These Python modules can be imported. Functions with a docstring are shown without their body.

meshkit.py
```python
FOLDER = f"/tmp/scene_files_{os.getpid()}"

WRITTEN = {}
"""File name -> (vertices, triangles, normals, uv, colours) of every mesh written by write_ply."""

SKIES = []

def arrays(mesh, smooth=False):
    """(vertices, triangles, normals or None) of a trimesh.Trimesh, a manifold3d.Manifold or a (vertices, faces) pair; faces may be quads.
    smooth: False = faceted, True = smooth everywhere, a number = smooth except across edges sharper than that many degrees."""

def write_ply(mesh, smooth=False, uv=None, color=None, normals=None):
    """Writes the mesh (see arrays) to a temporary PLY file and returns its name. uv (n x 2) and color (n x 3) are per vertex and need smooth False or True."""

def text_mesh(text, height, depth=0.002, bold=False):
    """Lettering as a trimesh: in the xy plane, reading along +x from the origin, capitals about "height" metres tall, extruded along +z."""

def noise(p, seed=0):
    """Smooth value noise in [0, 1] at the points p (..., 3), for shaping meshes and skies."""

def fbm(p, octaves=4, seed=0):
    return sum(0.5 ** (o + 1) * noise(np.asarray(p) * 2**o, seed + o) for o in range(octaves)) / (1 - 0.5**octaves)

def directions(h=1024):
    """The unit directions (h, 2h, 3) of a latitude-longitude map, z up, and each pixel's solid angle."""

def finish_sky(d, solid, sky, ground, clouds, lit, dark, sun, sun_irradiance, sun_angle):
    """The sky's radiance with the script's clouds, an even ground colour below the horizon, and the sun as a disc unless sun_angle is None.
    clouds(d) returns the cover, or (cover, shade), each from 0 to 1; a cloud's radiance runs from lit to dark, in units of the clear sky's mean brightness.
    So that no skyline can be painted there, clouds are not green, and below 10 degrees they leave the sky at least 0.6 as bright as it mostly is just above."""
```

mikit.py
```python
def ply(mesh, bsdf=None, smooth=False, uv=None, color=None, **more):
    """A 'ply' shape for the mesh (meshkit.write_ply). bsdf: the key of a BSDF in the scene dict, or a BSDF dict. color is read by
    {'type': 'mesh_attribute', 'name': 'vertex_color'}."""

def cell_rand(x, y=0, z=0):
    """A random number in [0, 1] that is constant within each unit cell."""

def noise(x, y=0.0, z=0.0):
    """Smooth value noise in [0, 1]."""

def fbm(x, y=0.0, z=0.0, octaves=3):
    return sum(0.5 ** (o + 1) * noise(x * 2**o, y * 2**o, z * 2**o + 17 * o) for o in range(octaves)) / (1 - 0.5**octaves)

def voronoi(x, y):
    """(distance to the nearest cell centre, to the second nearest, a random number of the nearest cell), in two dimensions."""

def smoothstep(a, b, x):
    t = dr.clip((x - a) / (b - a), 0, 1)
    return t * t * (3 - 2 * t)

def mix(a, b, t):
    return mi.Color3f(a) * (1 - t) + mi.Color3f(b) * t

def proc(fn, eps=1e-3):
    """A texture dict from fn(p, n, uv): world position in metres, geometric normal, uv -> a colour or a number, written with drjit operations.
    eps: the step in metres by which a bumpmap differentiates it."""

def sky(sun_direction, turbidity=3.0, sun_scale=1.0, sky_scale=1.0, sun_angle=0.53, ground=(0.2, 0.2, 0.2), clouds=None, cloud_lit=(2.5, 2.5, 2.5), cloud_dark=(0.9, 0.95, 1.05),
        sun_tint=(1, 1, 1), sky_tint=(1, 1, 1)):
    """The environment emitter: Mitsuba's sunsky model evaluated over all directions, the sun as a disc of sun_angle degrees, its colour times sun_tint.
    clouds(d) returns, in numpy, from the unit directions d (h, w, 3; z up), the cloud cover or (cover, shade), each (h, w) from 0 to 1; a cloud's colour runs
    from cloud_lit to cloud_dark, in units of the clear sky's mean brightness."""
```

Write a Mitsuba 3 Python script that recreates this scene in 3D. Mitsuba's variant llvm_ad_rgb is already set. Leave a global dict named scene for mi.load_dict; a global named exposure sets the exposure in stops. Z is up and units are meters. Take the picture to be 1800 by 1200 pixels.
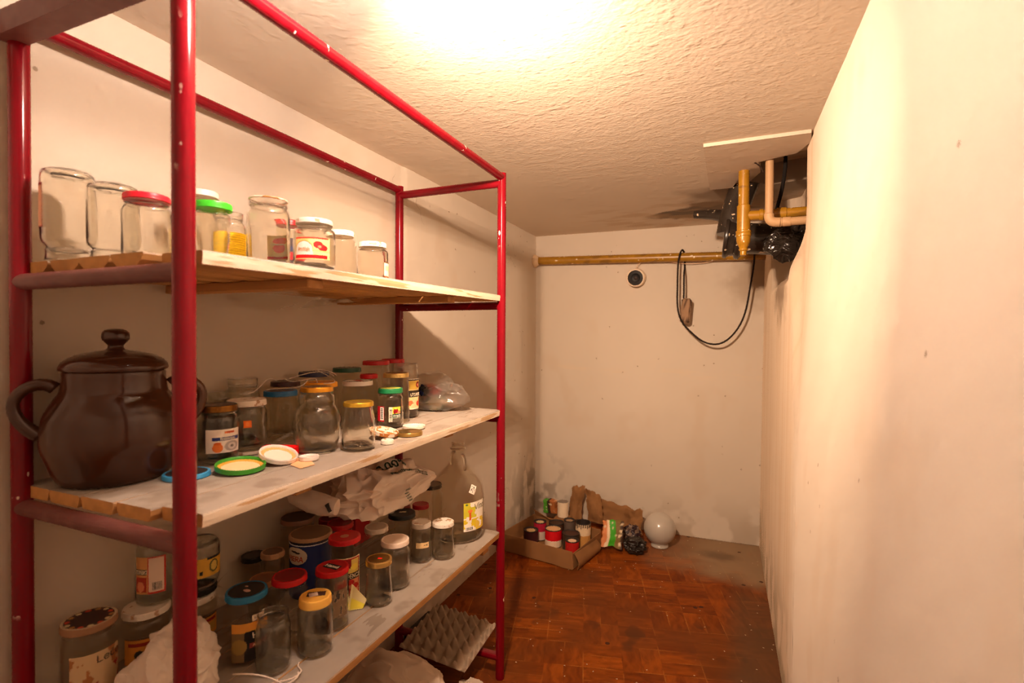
import math, random
import numpy as np, trimesh, shapely
from shapely.geometry import Polygon, box as sbox
import drjit as dr
import mitsuba as mi
import mikit, meshkit
from mikit import noise, fbm, voronoi, cell_rand, smoothstep, mix, proc

# ---------------------------------------------------------------- camera, light, exposure
T4 = mi.ScalarTransform4f
scene, labels = {}, {}
rng = np.random.default_rng(7)
YAW, PITCH, ROLL = 0.3947, 0.0124, 0.0043
_f = np.array([-math.sin(YAW), math.cos(YAW), 0]); _r = np.array([math.cos(YAW), math.sin(YAW), 0]); _z = np.array([0, 0, 1.0])
_F = _f * math.cos(PITCH) - _z * math.sin(PITCH); _u = _z * math.cos(PITCH) + _f * math.sin(PITCH)
_U = _u * math.cos(ROLL) - _r * math.sin(ROLL)
scene['camera'] = {'type': 'thinlens', 'aperture_radius': 0.003, 'focus_distance': 1.75, 'fov': math.degrees(2 * math.atan(900 / 895.45)), 'fov_axis': 'x', 'near_clip': 0.02, 'far_clip': 50.0,
                   'to_world': T4().look_at(origin=[0, 0, 0], target=_F.tolist(), up=_U.tolist())}
exposure = 2.7
LAMP = (-0.47, 0.66, 0.648)
LAMP_RGB = [52.0, 40.5, 34.0]
BEAM_RGB = [3.15, 2.16, 1.44]      # spots added at the bulb to brighten the far end of the room

# ---------------------------------------------------------------- room numbers (metres, the camera is the origin)
FLOOR, CEIL, XL, YB0, YB1, YFRONT = -1.3138, 0.7165, -1.272, 3.494, 3.529, -0.45

# ---------------------------------------------------------------- helpers
def ref(k): return {'type': 'ref', 'id': k}
def numbered(base):
    if base not in used: used[base] = 0; return base
    used[base] += 1
    return f'{base}_{used[base]:03d}'
used = {}
def outward(m):
    v, f = np.asarray(m.vertices) - np.mean(m.vertices, axis=0), np.asarray(m.faces)
    return m if np.einsum('ij,ij->i', v[f[:, 0]], np.cross(v[f[:, 1]], v[f[:, 2]])).sum() >= 0 else trimesh.Trimesh(m.vertices, f[:, ::-1], process=False)
def add(key, mesh, bsdf, smooth=False, color=None, uv=None, **more):
    key = key if key in labels and key not in scene else numbered(key)
    if color is not None and smooth is not True: smooth = bool(smooth)
    if isinstance(mesh, trimesh.Trimesh): mesh = outward(mesh)
    scene[key] = mikit.ply(mesh, bsdf, smooth=smooth, color=color, uv=uv, **more)
    return key
def tag(key, label=None, category=None, group=None, kind=None):
    d = {}
    if label: d['label'] = label
    if category: d['category'] = category
    if group: d['group'] = group
    if kind: d['kind'] = kind
    labels[key] = d
def thing(name, label, cat, group=None):
    key = numbered(name); tag(key, label, cat, group); return key
def cat_mesh(ms):
    vs, fs, o = [], [], 0
    for m in ms:
        v, f = (np.asarray(m.vertices), np.asarray(m.faces)) if hasattr(m, 'vertices') else m
        vs.append(v); fs.append(np.asarray(f) + o); o += len(v)
    return trimesh.Trimesh(np.vstack(vs), np.vstack(fs), process=False)
def move(m, p=(0, 0, 0), rz=0, rx=0, ry=0, s=1.0):
    M = trimesh.transformations.euler_matrix(rx, ry, rz); v = np.asarray(m.vertices) * s
    return trimesh.Trimesh(v @ M[:3, :3].T + np.asarray(p), m.faces, process=False)
def bevel_box(lo, hi, b=0.003):
    lo, hi = np.asarray(lo, float), np.asarray(hi, float)
    b = min(b, *(0.45 * (hi - lo)))
    pts = []
    for sx in (0, 1):
        for sy in (0, 1):
            for sz in (0, 1):
                c = np.array([(lo, hi)[s][i] for i, s in enumerate((sx, sy, sz))]); d = np.array([1 - 2 * sx, 1 - 2 * sy, 1 - 2 * sz]) * b
                for k in range(3):
                    q = c + d; q[k] = c[k]; pts.append(q)
    return trimesh.convex.convex_hull(np.array(pts))
def lathe(strips, n=40, cols=None):
    """strips: lists of (r, z), each a smooth strip of its own, walked from the bottom outside upwards; returns mesh, colours."""
    V, Fc, C = [], [], []; o = 0
    a = np.arange(n) * 2 * np.pi / n
    for i, s in enumerate(strips):
        s = np.asarray(s, float); m = len(s)
        V.append(np.stack([np.outer(s[:, 0], np.cos(a)), np.outer(s[:, 0], np.sin(a)), np.repeat(s[:, 1:2], n, 1)], -1).reshape(-1, 3))
        for k in range(m - 1):
            j = np.arange(n); j2 = (j + 1) % n
            A, B, Cc, D = o + k * n + j, o + k * n + j2, o + (k + 1) * n + j2, o + (k + 1) * n + j
            if s[k, 0] > 1e-6: Fc.append(np.stack([A, B, Cc], 1))
            if s[k + 1, 0] > 1e-6: Fc.append(np.stack([A, Cc, D] if s[k, 0] > 1e-6 else [A, Cc, D], 1))
        o += m * n
        if cols is not None: C.append(np.tile(np.asarray(cols[i], float), (m * n, 1)))
    mesh = trimesh.Trimesh(np.vstack(V), np.vstack(Fc), process=False)
    return (mesh, np.vstack(C)) if cols is not None else mesh
def spline(pts, n=40):
    from scipy.interpolate import PchipInterpolator
    p = np.asarray(pts, float); t = np.r_[0, np.cumsum(np.linalg.norm(np.diff(p, axis=0), axis=1))]
    return PchipInterpolator(t, p)(np.linspace(0, t[-1], n))
def curve(pts, n=60):
    from scipy.interpolate import CubicSpline
    p = np.asarray(pts, float); t = np.r_[0, np.cumsum(np.linalg.norm(np.diff(p, axis=0), axis=1))]
    return CubicSpline(t, p)(np.linspace(0, t[-1], n))
def tube(path, r, sides=14, cap=True):
    p = np.asarray(path, float); r = np.broadcast_to(r, (len(p),))
    t = np.gradient(p, axis=0); t /= np.linalg.norm(t, axis=1, keepdims=True)
    a = np.cross(t[0], [0, 0, 1.0] if abs(t[0][2]) < .9 else [1.0, 0, 0]); A = []
    for k in range(len(p)):
        a = a - t[k] * (a @ t[k]); a /= np.linalg.norm(a); A.append(a)
    A = np.array(A); B = np.cross(t, A); g = np.arange(sides) * 2 * np.pi / sides
    v = p[:, None] + r[:, None, None] * (np.cos(g)[None, :, None] * A[:, None] + np.sin(g)[None, :, None] * B[:, None])
    i, j = np.meshgrid(np.arange(len(p) - 1), np.arange(sides), indexing='ij'); j2 = (j + 1) % sides
    q = np.stack([i * sides + j, i * sides + j2, (i + 1) * sides + j2, (i + 1) * sides + j], -1).reshape(-1, 4)
    f = np.vstack([q[:, [0, 1, 2]], q[:, [0, 2, 3]]]); v = v.reshape(-1, 3)
    if cap:
        v = np.vstack([v, p[:1], p[-1:]]); n = len(v); e = (len(p) - 1) * sides; k = np.arange(sides); k2 = (k + 1) % sides
        f = np.vstack([f, np.stack([k2, k, k * 0 + n - 2], 1), np.stack([e + k, e + k2, k * 0 + n - 1], 1)])
    return trimesh.Trimesh(v, f, process=False)
def sheet(nx, ny, fn, thick=0.0015):
    """A thin solid sheet from fn(u, v) -> (n, 3); closed, with real thickness."""
    u, v = np.meshgrid(np.linspace(0, 1, nx), np.linspace(0, 1, ny), indexing='ij')
    P = fn(u.ravel(), v.ravel())
    i, j = np.meshgrid(np.arange(nx - 1), np.arange(ny - 1), indexing='ij'); i, j = i.ravel(), j.ravel()
    q = np.stack([i * ny + j, (i + 1) * ny + j, (i + 1) * ny + j + 1, i * ny + j + 1], 1)
    f = np.vstack([q[:, [0, 1, 2]], q[:, [0, 2, 3]]])
    nrm = trimesh.Trimesh(P, f, process=False).vertex_normals
    n = len(P); Q = P - nrm * thick
    edge = np.r_[np.arange(nx) * ny, (nx - 1) * ny + np.arange(1, ny), (np.arange(nx - 2, -1, -1)) * ny + ny - 1, np.arange(ny - 2, 0, -1)]
    e2 = np.roll(edge, -1)
    side = np.vstack([np.stack([e2, edge, edge + n], 1), np.stack([e2, edge + n, e2 + n], 1)])
    return trimesh.Trimesh(np.vstack([P, Q]), np.vstack([f, f[:, ::-1] + n, side]), process=False), u.ravel(), v.ravel()
def srgb(r, g, b):
    c = np.array([r, g, b], float) / 255.0
    return np.where(c < .04045, c / 12.92, ((c + .055) / 1.055) ** 2.4)

# ---------------------------------------------------------------- materials
def C3(*c): return mi.Color3f(*c)
def spots(x, y, s, dens, size):
    d1, d2, w = voronoi(x * s, y * s)
    return dr.select((w < dens) & (d1 < size), mi.Float(1), mi.Float(0))
def wall_albedo(p, a, b):
    """Old white limewash: a runs along the wall, b is the height."""
    big = fbm(a * 1.7, b * 1.7, 3.0); mid = fbm(a * 7, b * 5, 9.0)
    c = mix(C3(.555, .478, .385), C3(.60, .522, .428), big)
    c = mix(c, C3(.53, .42, .31), .35 * smoothstep(.56, .85, mid))
    s = spots(a, b, 22.0, .035, .10) * smoothstep(.45, .6, fbm(a * 3, b * 3, 1.0))
    c = mix(c, C3(.22, .15, .09), .75 * s)
    low = smoothstep(.34, .0, b - FLOOR) * smoothstep(.40, .62, fbm(a * 9, b * 9, 5.0))
    return mix(c, C3(.30, .22, .14), .45 * low)
def t_wall_left(p, n, uv):
    c = wall_albedo(p, p.y, p.z)
    # grime climbing the far corner and behind the cardboard box
    k = smoothstep(2.75, 3.45, p.y) * smoothstep(-.70, -1.15, p.z) * smoothstep(.40, .60, fbm(p.y * 14, p.z * 10, 2.0))
    c = mix(c, C3(.15, .11, .07), .8 * k)
    # hairline cracks
    cr = dr.abs(fbm(p.y * 5.5, p.z * 5.5, 21.0) - .5)
    m = smoothstep(.66, .72, fbm(p.y * 3.3, p.z * 3.3, 31.0))
    return mix(c, C3(.18, .12, .07), .5 * m * smoothstep(.004, .001, cr))
def t_wall_back(p, n, uv):
    c = wall_albedo(p, p.x, p.z)
    k = smoothstep(-.9, -1.27, p.x) * smoothstep(-.75, -1.15, p.z) * smoothstep(.42, .60, fbm(p.x * 14, p.z * 10, 6.0))
    c = mix(c, C3(.17, .12, .08), .75 * k)
    d = dr.sqrt(dr.square(p.x - .2) + dr.square(p.z - .36))
    c = mix(c, C3(.30, .21, .13), .6 * smoothstep(.26, .05, d + .12 * (fbm(p.x * 18, p.z * 18) - .5)))
    st = smoothstep(.0, .04, .05 - dr.abs(p.z + .23 + .03 * fbm(p.x * 5, 2.0))) * smoothstep(.45, .7, fbm(p.x * 6, p.z * 30))
    return mix(c, C3(.62, .50, .36), .35 * st)
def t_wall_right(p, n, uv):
    c = wall_albedo(p, p.y, p.z)
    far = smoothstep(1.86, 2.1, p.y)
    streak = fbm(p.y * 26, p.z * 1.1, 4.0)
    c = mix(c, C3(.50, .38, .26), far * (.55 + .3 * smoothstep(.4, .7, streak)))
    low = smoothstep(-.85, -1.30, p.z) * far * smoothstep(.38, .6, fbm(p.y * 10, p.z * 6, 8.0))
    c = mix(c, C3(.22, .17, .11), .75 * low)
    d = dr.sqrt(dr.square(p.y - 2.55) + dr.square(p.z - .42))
    return mix(c, C3(.17, .12, .08), .85 * smoothstep(.42, .22, d + .16 * (fbm(p.y * 14, p.z * 14) - .5)))  # shade of the pipe recess put into the colour, along with grime
def t_ceiling(p, n, uv):
    c = mix(C3(.55, .468, .378), C3(.60, .52, .425), fbm(p.x * 2, p.y * 2))
    e = fbm(p.x * 9, p.y * 9, 7.0) - .5
    a = dr.abs(p.y - 3.13 + .25 * (p.x + .25)) + .16 * e
    w = .012 + .16 * smoothstep(-.46, -.10, p.x)
    damp = smoothstep(w + .03, w - .03, a) * smoothstep(-.50, -.40, p.x + .2 * e) * smoothstep(.3, .1, p.x)
    c = mix(c, C3(.09, .065, .045), .85 * damp)
    st = smoothstep(.5, .68, fbm(p.x * 6, p.y * 13, 3.0)) * smoothstep(2.5, 3.1, p.y) * smoothstep(-.95, -.55, p.x)
    c = mix(c, C3(.42, .29, .17), .45 * st)
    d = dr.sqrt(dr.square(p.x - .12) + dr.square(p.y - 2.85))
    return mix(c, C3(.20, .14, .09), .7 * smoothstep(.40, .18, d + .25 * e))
def t_plaster_bump(p, n, uv): return fbm(p.x * 55 + p.y * 55, p.z * 55, p.y * 31 - p.x * 17, 3) * .0016 + fbm(p.x * 9 + p.y * 9, p.z * 9, 1.0, 2) * .004
def t_ceil_bump(p, n, uv):
    k = fbm(p.x * 16, p.y * 34, 1.0, 4)
    return k * .0007 + smoothstep(.55, .78, fbm(p.x * 40, p.y * 60, 4.0, 3)) * .0004 + fbm(p.x * 110, p.y * 150, 2.0, 2) * .0006
def rough(tex, r=.9, spec=.25): return {'type': 'principled', 'base_color': tex, 'roughness': r, 'specular': spec}
def two(b): return {'type': 'twosided', 'bsdf': b}
for nm, fn in (('left', t_wall_left), ('back', t_wall_back), ('right', t_wall_right)):
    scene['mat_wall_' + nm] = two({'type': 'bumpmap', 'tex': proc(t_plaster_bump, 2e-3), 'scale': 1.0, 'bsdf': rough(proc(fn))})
scene['mat_ceiling'] = two({'type': 'bumpmap', 'tex': proc(t_ceil_bump, 1.5e-3), 'scale': 1.0, 'bsdf': rough(proc(t_ceiling))})

def t_floor(p, n, uv):
    """Printed vinyl sheet: a loose basket of short parquet staves, worn, dusty in the far right corner."""
    a, b = p.x * .97 + p.y * .25, p.y * .97 - p.x * .25
    s = 6.4
    ci, cj = dr.floor(a * s), dr.floor(b * s)
    fu, fv = a * s - ci, b * s - cj
    hor = cell_rand(ci, cj, 4) < .5
    w1 = dr.select(hor, fv, fu); l1 = dr.select(hor, fu, fv)
    k = dr.floor(w1 * 2); e = dr.abs(w1 * 2 - k - .5)
    sh = cell_rand(ci, cj, k + 9)
    edge = dr.maximum(smoothstep(.455, .485, e), smoothstep(.475, .492, dr.abs(l1 - .5)))
    edge *= smoothstep(.42, .70, fbm(a * 11, b * 11, 3.0))
    gx, gy = dr.select(hor, a * 16, a * 60), dr.select(hor, b * 60, b * 16)
    grain = fbm(gx + 2 * fbm(a * 20, b * 20), gy, k, 3)
    c = mix(C3(.085, .0135, .0012), C3(.31, .070, .0055), .55 * grain + .45 * sh * grain + .15 * sh)
    c = mix(c, C3(.44, .17, .03), .45 * edge)
    big = fbm(p.x * 2.6, p.y * 2.6, 6.0)
    c = mix(c, C3(.12, .034, .008), .75 * smoothstep(.42, .75, big))
    c = mix(c, C3(.07, .024, .008), .7 * smoothstep(.62, .74, fbm(p.x * 11, p.y * 11, 2.0)) * smoothstep(.4, .7, fbm(p.x * 3, p.y * 3, 12.0)))
    dust = smoothstep(2.88, 3.15, p.y + .35 * (fbm(p.x * 6, p.y * 6, 5.0) - .5)) * smoothstep(-.55, -.02, p.x + .3 * (fbm(p.x * 5, p.y * 5, 15.0) - .5))
    c = mix(c, C3(.29, .20, .115), .85 * dust)
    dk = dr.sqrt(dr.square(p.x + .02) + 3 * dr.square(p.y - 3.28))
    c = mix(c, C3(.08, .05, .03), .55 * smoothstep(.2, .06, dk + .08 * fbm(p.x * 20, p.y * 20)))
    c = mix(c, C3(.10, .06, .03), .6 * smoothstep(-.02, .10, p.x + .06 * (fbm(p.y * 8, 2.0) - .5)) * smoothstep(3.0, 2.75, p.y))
    sp = spots(p.x, p.y, 9.0, .10, .09); c = mix(c, C3(.035, .012, .008), .85 * sp)
    crumb = spots(p.x + 7, p.y, 30.0, .05, .10); return mix(c, C3(.55, .45, .30), .7 * crumb)
def t_floor_bump(p, n, uv): return fbm(p.x * 7, p.y * 7, 1.0, 2) * .004 + fbm(p.x * 45, p.y * 45, 2.0, 2) * .0007
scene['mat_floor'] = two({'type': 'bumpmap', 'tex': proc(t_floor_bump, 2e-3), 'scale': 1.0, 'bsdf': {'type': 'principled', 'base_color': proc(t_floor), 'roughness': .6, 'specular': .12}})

def t_red(p, n, uv):
    g = fbm(p.x * 40 + p.y * 23, p.z * 7, p.y * 40, 3)
    c = mix(C3(.145, .0016, .006), C3(.205, .003, .010), g)
    ch = smoothstep(.735, .765, fbm(p.x * 70 + 9, p.z * 48, p.y * 70, 3)) * smoothstep(.63, .68, fbm(p.x * 5, p.z * 5, p.y * 5, 2))
    c = mix(c, C3(.70, .60, .50), ch)
    up = smoothstep(.5, .9, n.z)
    return mix(c, C3(.20, .06, .05), .5 * up)
def t_red_dusty(p, n, uv):
    g = fbm(p.x * 50, p.z * 50, p.y * 50, 3)
    return mix(C3(.11, .022, .020), C3(.15, .055, .043), g)
scene['mat_red_dusty'] = {'type': 'principled', 'base_color': proc(t_red_dusty), 'roughness': .5, 'specular': .35}
scene['mat_red'] = {'type': 'principled', 'base_color': proc(t_red), 'roughness': .15, 'specular': .28}

def wood_grain(p, warm):
    g = fbm(p.x * 70, p.y * 5, p.z * 70, 3); k = noise(p.x * 16, p.y * 2.2, p.z * 16)
    c = mix(C3(.36, .17, .055), C3(.55, .29, .10), g)
    return mix(c, C3(.24, .10, .03), .5 * smoothstep(.6, .8, k))
def white_top(p):
    c = mix(C3(.27, .222, .178), C3(.37, .315, .258), fbm(p.x * 22, p.y * 6, 1.0))
    c = mix(c, C3(.19, .14, .10), .5 * smoothstep(.55, .75, fbm(p.x * 16, p.y * 16, 8.0)))
    return mix(c, C3(.16, .11, .07), .5 * smoothstep(.72, .76, fbm(p.x * 40, p.y * 12, 3.0)))
def t_plank(p, n, uv):
    return mix(wood_grain(p, 1), white_top(p), smoothstep(.3, .6, n.z))
def t_plank_white(p, n, uv):
    edge = mix(C3(.72, .58, .42), C3(.80, .68, .52), fbm(p.y * 20, p.z * 90, 1.0))
    edge = mix(edge, C3(.50, .28, .11), .8 * smoothstep(.60, .72, fbm(p.y * 9, p.z * 120, 7.0)))
    c = mix(wood_grain(p, 1), edge, smoothstep(.5, .8, n.x))
    return mix(c, white_top(p), smoothstep(.3, .6, n.z))
def t_batten(p, n, uv):
    return mix(C3(.34, .15, .05), C3(.50, .25, .085), fbm(p.x * 6, p.y * 70, p.z * 70, 3))
scene['mat_plank'] = rough(proc(t_plank), .75); scene['mat_plank_white'] = rough(proc(t_plank_white), .7); scene['mat_batten'] = rough(proc(t_batten), .75)

scene['mat_glass'] = {'type': 'thindielectric', 'int_ior': 1.28, 'specular_transmittance': {'type': 'rgb', 'value': [.90, .87, .80]}}
scene['mat_glass_dark'] = {'type': 'thindielectric', 'int_ior': 1.28, 'specular_transmittance': {'type': 'rgb', 'value': [.82, .78, .70]}}
scene['mat_glass_solid'] = {'type': 'dielectric', 'int_ior': 1.5, 'specular_transmittance': {'type': 'rgb', 'value': [.985, .968, .930]}}
VC = {'type': 'mesh_attribute', 'name': 'vertex_color'}
scene['mat_paint'] = {'type': 'principled', 'base_color': VC, 'roughness': .33, 'specular': .5}
scene['mat_print'] = two({'type': 'principled', 'base_color': VC, 'roughness': .55, 'specular': .35})
scene['mat_matte'] = two({'type': 'principled', 'base_color': VC, 'roughness': .9, 'specular': .15})
scene['mat_metal'] = {'type': 'principled', 'base_color': VC, 'roughness': .28, 'metallic': .85, 'specular': .5}
scene['mat_film'] = {'type': 'principledthin', 'base_color': {'type': 'rgb', 'value': [.86, .82, .76]}, 'roughness': .22, 'spec_trans': .86, 'diff_trans': .9, 'eta': 1.45}
scene['mat_cling'] = {'type': 'thindielectric', 'int_ior': 1.5, 'specular_transmittance': {'type': 'rgb', 'value': [.93, .92, .89]}}

def t_pot(p, n, uv):
    g = fbm(p.x * 14, p.y * 14, p.z * 14, 3)
    c = mix(C3(.026, .007, .0025), C3(.060, .017, .0055), g)
    return mix(c, C3(.11, .036, .011), .5 * smoothstep(.62, .8, fbm(p.x * 20, p.y * 20, p.z * 9, 2)))
scene['mat_pot'] = {'type': 'principled', 'base_color': proc(t_pot), 'roughness': .14, 'specular': .45, 'clearcoat': .25, 'clearcoat_gloss': .9}
def t_yellow(p, n, uv):
    c = mix(C3(.25, .115, .007), C3(.36, .175, .010), fbm(p.x * 25, p.y * 25, p.z * 25))
    c = mix(c, C3(.16, .075, .012), .7 * smoothstep(.56, .72, fbm(p.x * 16 + 4, p.y * 16, p.z * 30)))
    return mix(c, C3(.72, .60, .42), smoothstep(.74, .78, fbm(p.x * 55, p.y * 55, p.z * 40)))
scene['mat_yellow'] = {'type': 'principled', 'base_color': proc(t_yellow), 'roughness': .34, 'specular': .5}
def t_black(p, n, uv):
    c = mix(C3(.012, .009, .007), C3(.030, .022, .017), fbm(p.x * 30, p.y * 30, p.z * 30))
    return mix(c, C3(.55, .42, .28), smoothstep(.75, .78, fbm(p.x * 60, p.y * 60, p.z * 60, 2)))
def t_tar_bump(p, n, uv): return fbm(p.x * 45, p.y * 45, p.z * 45, 3) * .010
scene['mat_black'] = {'type': 'principled', 'base_color': proc(t_black), 'roughness': .22, 'specular': .6}
scene['mat_tar'] = {'type': 'bumpmap', 'tex': proc(t_tar_bump, 1e-3), 'scale': 1.0, 'bsdf': {'type': 'principled', 'base_color': {'type': 'rgb', 'value': [.012, .009, .007]}, 'roughness': .12, 'specular': .7}}
def t_card(p, n, uv):
    c = mix(C3(.21, .098, .034), C3(.29, .140, .052), fbm(p.x * 12, p.y * 12, p.z * 12))
    return mix(c, C3(.12, .054, .020), .5 * smoothstep(.58, .78, fbm(p.x * 7, p.y * 7, p.z * 9 + 4)))
scene['mat_card'] = two(rough(proc(t_card), .85))
def t_bag(p, n, uv): return mix(C3(.70, .60, .50), C3(.80, .70, .60), fbm(p.x * 25, p.y * 25, p.z * 25))
scene['mat_bag'] = two({'type': 'principled', 'base_color': proc(t_bag), 'roughness': .45, 'specular': .4})
def t_rust(p, n, uv):
    return mix(C3(.74, .64, .50), C3(.42, .15, .03), smoothstep(.47, .60, fbm(p.x * 90, p.y * 90, p.z * 90)))
scene['mat_rust'] = {'type': 'principled', 'base_color': proc(t_rust), 'roughness': .4, 'specular': .5}
def t_rustwhite(p, n, uv):
    return mix(C3(.76, .68, .57), C3(.36, .16, .05), .8 * smoothstep(.62, .72, fbm(p.x * 70, p.y * 70, p.z * 70)))
scene['mat_lid_white'] = {'type': 'principled', 'base_color': proc(t_rustwhite), 'roughness': .38, 'specular': .45}

# ---------------------------------------------------------------- room shell
def grid_wall(P, nu, nv, fn):
    u, v = np.meshgrid(np.linspace(0, 1, nu), np.linspace(0, 1, nv), indexing='ij')
    q = fn(u.ravel(), v.ravel()); i, j = np.meshgrid(np.arange(nu - 1), np.arange(nv - 1), indexing='ij'); i, j = i.ravel(), j.ravel()
    f = np.stack([i * nv + j, (i + 1) * nv + j, (i + 1) * nv + j + 1, i * nv + j + 1], 1)
    return trimesh.Trimesh(q, np.vstack([f[:, [0, 1, 2]], f[:, [0, 2, 3]]]), process=False)
def ss(a, b, x): t = np.clip((x - a) / (b - a), 0, 1); return t * t * (3 - 2 * t)
def right_x(y, z):
    """Plan of the uneven right wall: the near plaster leans, ends in a ridge, and the far part lies a little deeper; around the pipes it is broken out."""
    h = (z - FLOOR) / (CEIL - FLOOR)
    near = .196 + (.281 - .196) * ss(.15, .93, h)
    far = .2036 + .018 * h
    ridge = 1.72 + .50 * ss(.15, .93, h)
    k = ss(ridge, ridge + .05, y)
    x = near * (1 - k) + (np.maximum(far, near + .014) if False else far + .010) * k
    hole = ss(.22, .34, z + .05 * (meshkit.fbm(np.stack([y * 9, z * 9, 0 * y], -1)) - .5)) * ss(2.20, 2.28, y) * (1 - ss(2.98, 3.08, y))
    x = x * (1 - hole) + .36 * hole
    return x + .004 * (meshkit.fbm(np.stack([y * 4, z * 4, 0 * y + 3], -1)) - .5)
def right_wall(u, v):
    ys = np.where(u < .3, YFRONT + (1.5 - YFRONT) * u / .3, 1.5 + (YB1 + .01 - 1.5) * (u - .3) / .7); zs = FLOOR + (CEIL - FLOOR) * v
    return np.stack([right_x(ys, zs), ys, zs], 1)
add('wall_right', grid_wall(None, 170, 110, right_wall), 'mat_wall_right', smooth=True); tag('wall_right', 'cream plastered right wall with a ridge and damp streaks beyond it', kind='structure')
def left_wall(u, v):
    ys = YFRONT + (YB0 - YFRONT) * u; zs = FLOOR + (CEIL - FLOOR) * v
    w = .006 * (meshkit.fbm(np.stack([ys * 2.5, zs * 2.5, 0 * ys], -1)) - .5)
    return np.stack([XL - .002 + w + .006 * ss(1.83, 1.845, ys), ys, zs], 1)
add('wall_left', grid_wall(None, 200, 60, left_wall), 'mat_wall_left', smooth=True); tag('wall_left', 'whitewashed left wall behind the red shelving', kind='structure')
def back_wall(u, v):
    xs = XL - .01 + (.26 - XL) * u; ys = YB0 + (YB1 - YB0) * (xs - XL) / (.2036 - XL); zs = FLOOR + (CEIL - FLOOR) * v
    w = .008 * (meshkit.fbm(np.stack([xs * 2.5, zs * 2.5, 0 * ys + 9], -1)) - .5)
    return np.stack([xs, ys + w, zs], 1)
add('wall_back', grid_wall(None, 60, 60, back_wall), 'mat_wall_back', smooth=True); tag('wall_back', 'narrow whitewashed end wall', kind='structure')
add('wall_front', bevel_box((XL - .05, YFRONT - .06, FLOOR), (.33, YFRONT, CEIL), .002), 'mat_wall_back'); tag('wall_front', 'wall behind the camera', kind='structure')
def floor_fn(u, v):
    xs = XL - .03 + (.42 - XL) * u; ys = YFRONT - .02 + (3.6 - YFRONT) * v
    w = .004 * (meshkit.fbm(np.stack([xs * 4, ys * 4, 0 * ys], -1)) - .5)
    return np.stack([xs, ys, FLOOR + w - .002], 1)
add('floor', grid_wall(None, 60, 120, floor_fn), 'mat_floor', smooth=True); tag('floor', 'brown parquet-print vinyl floor, dusty in the far corner', kind='structure')
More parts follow.
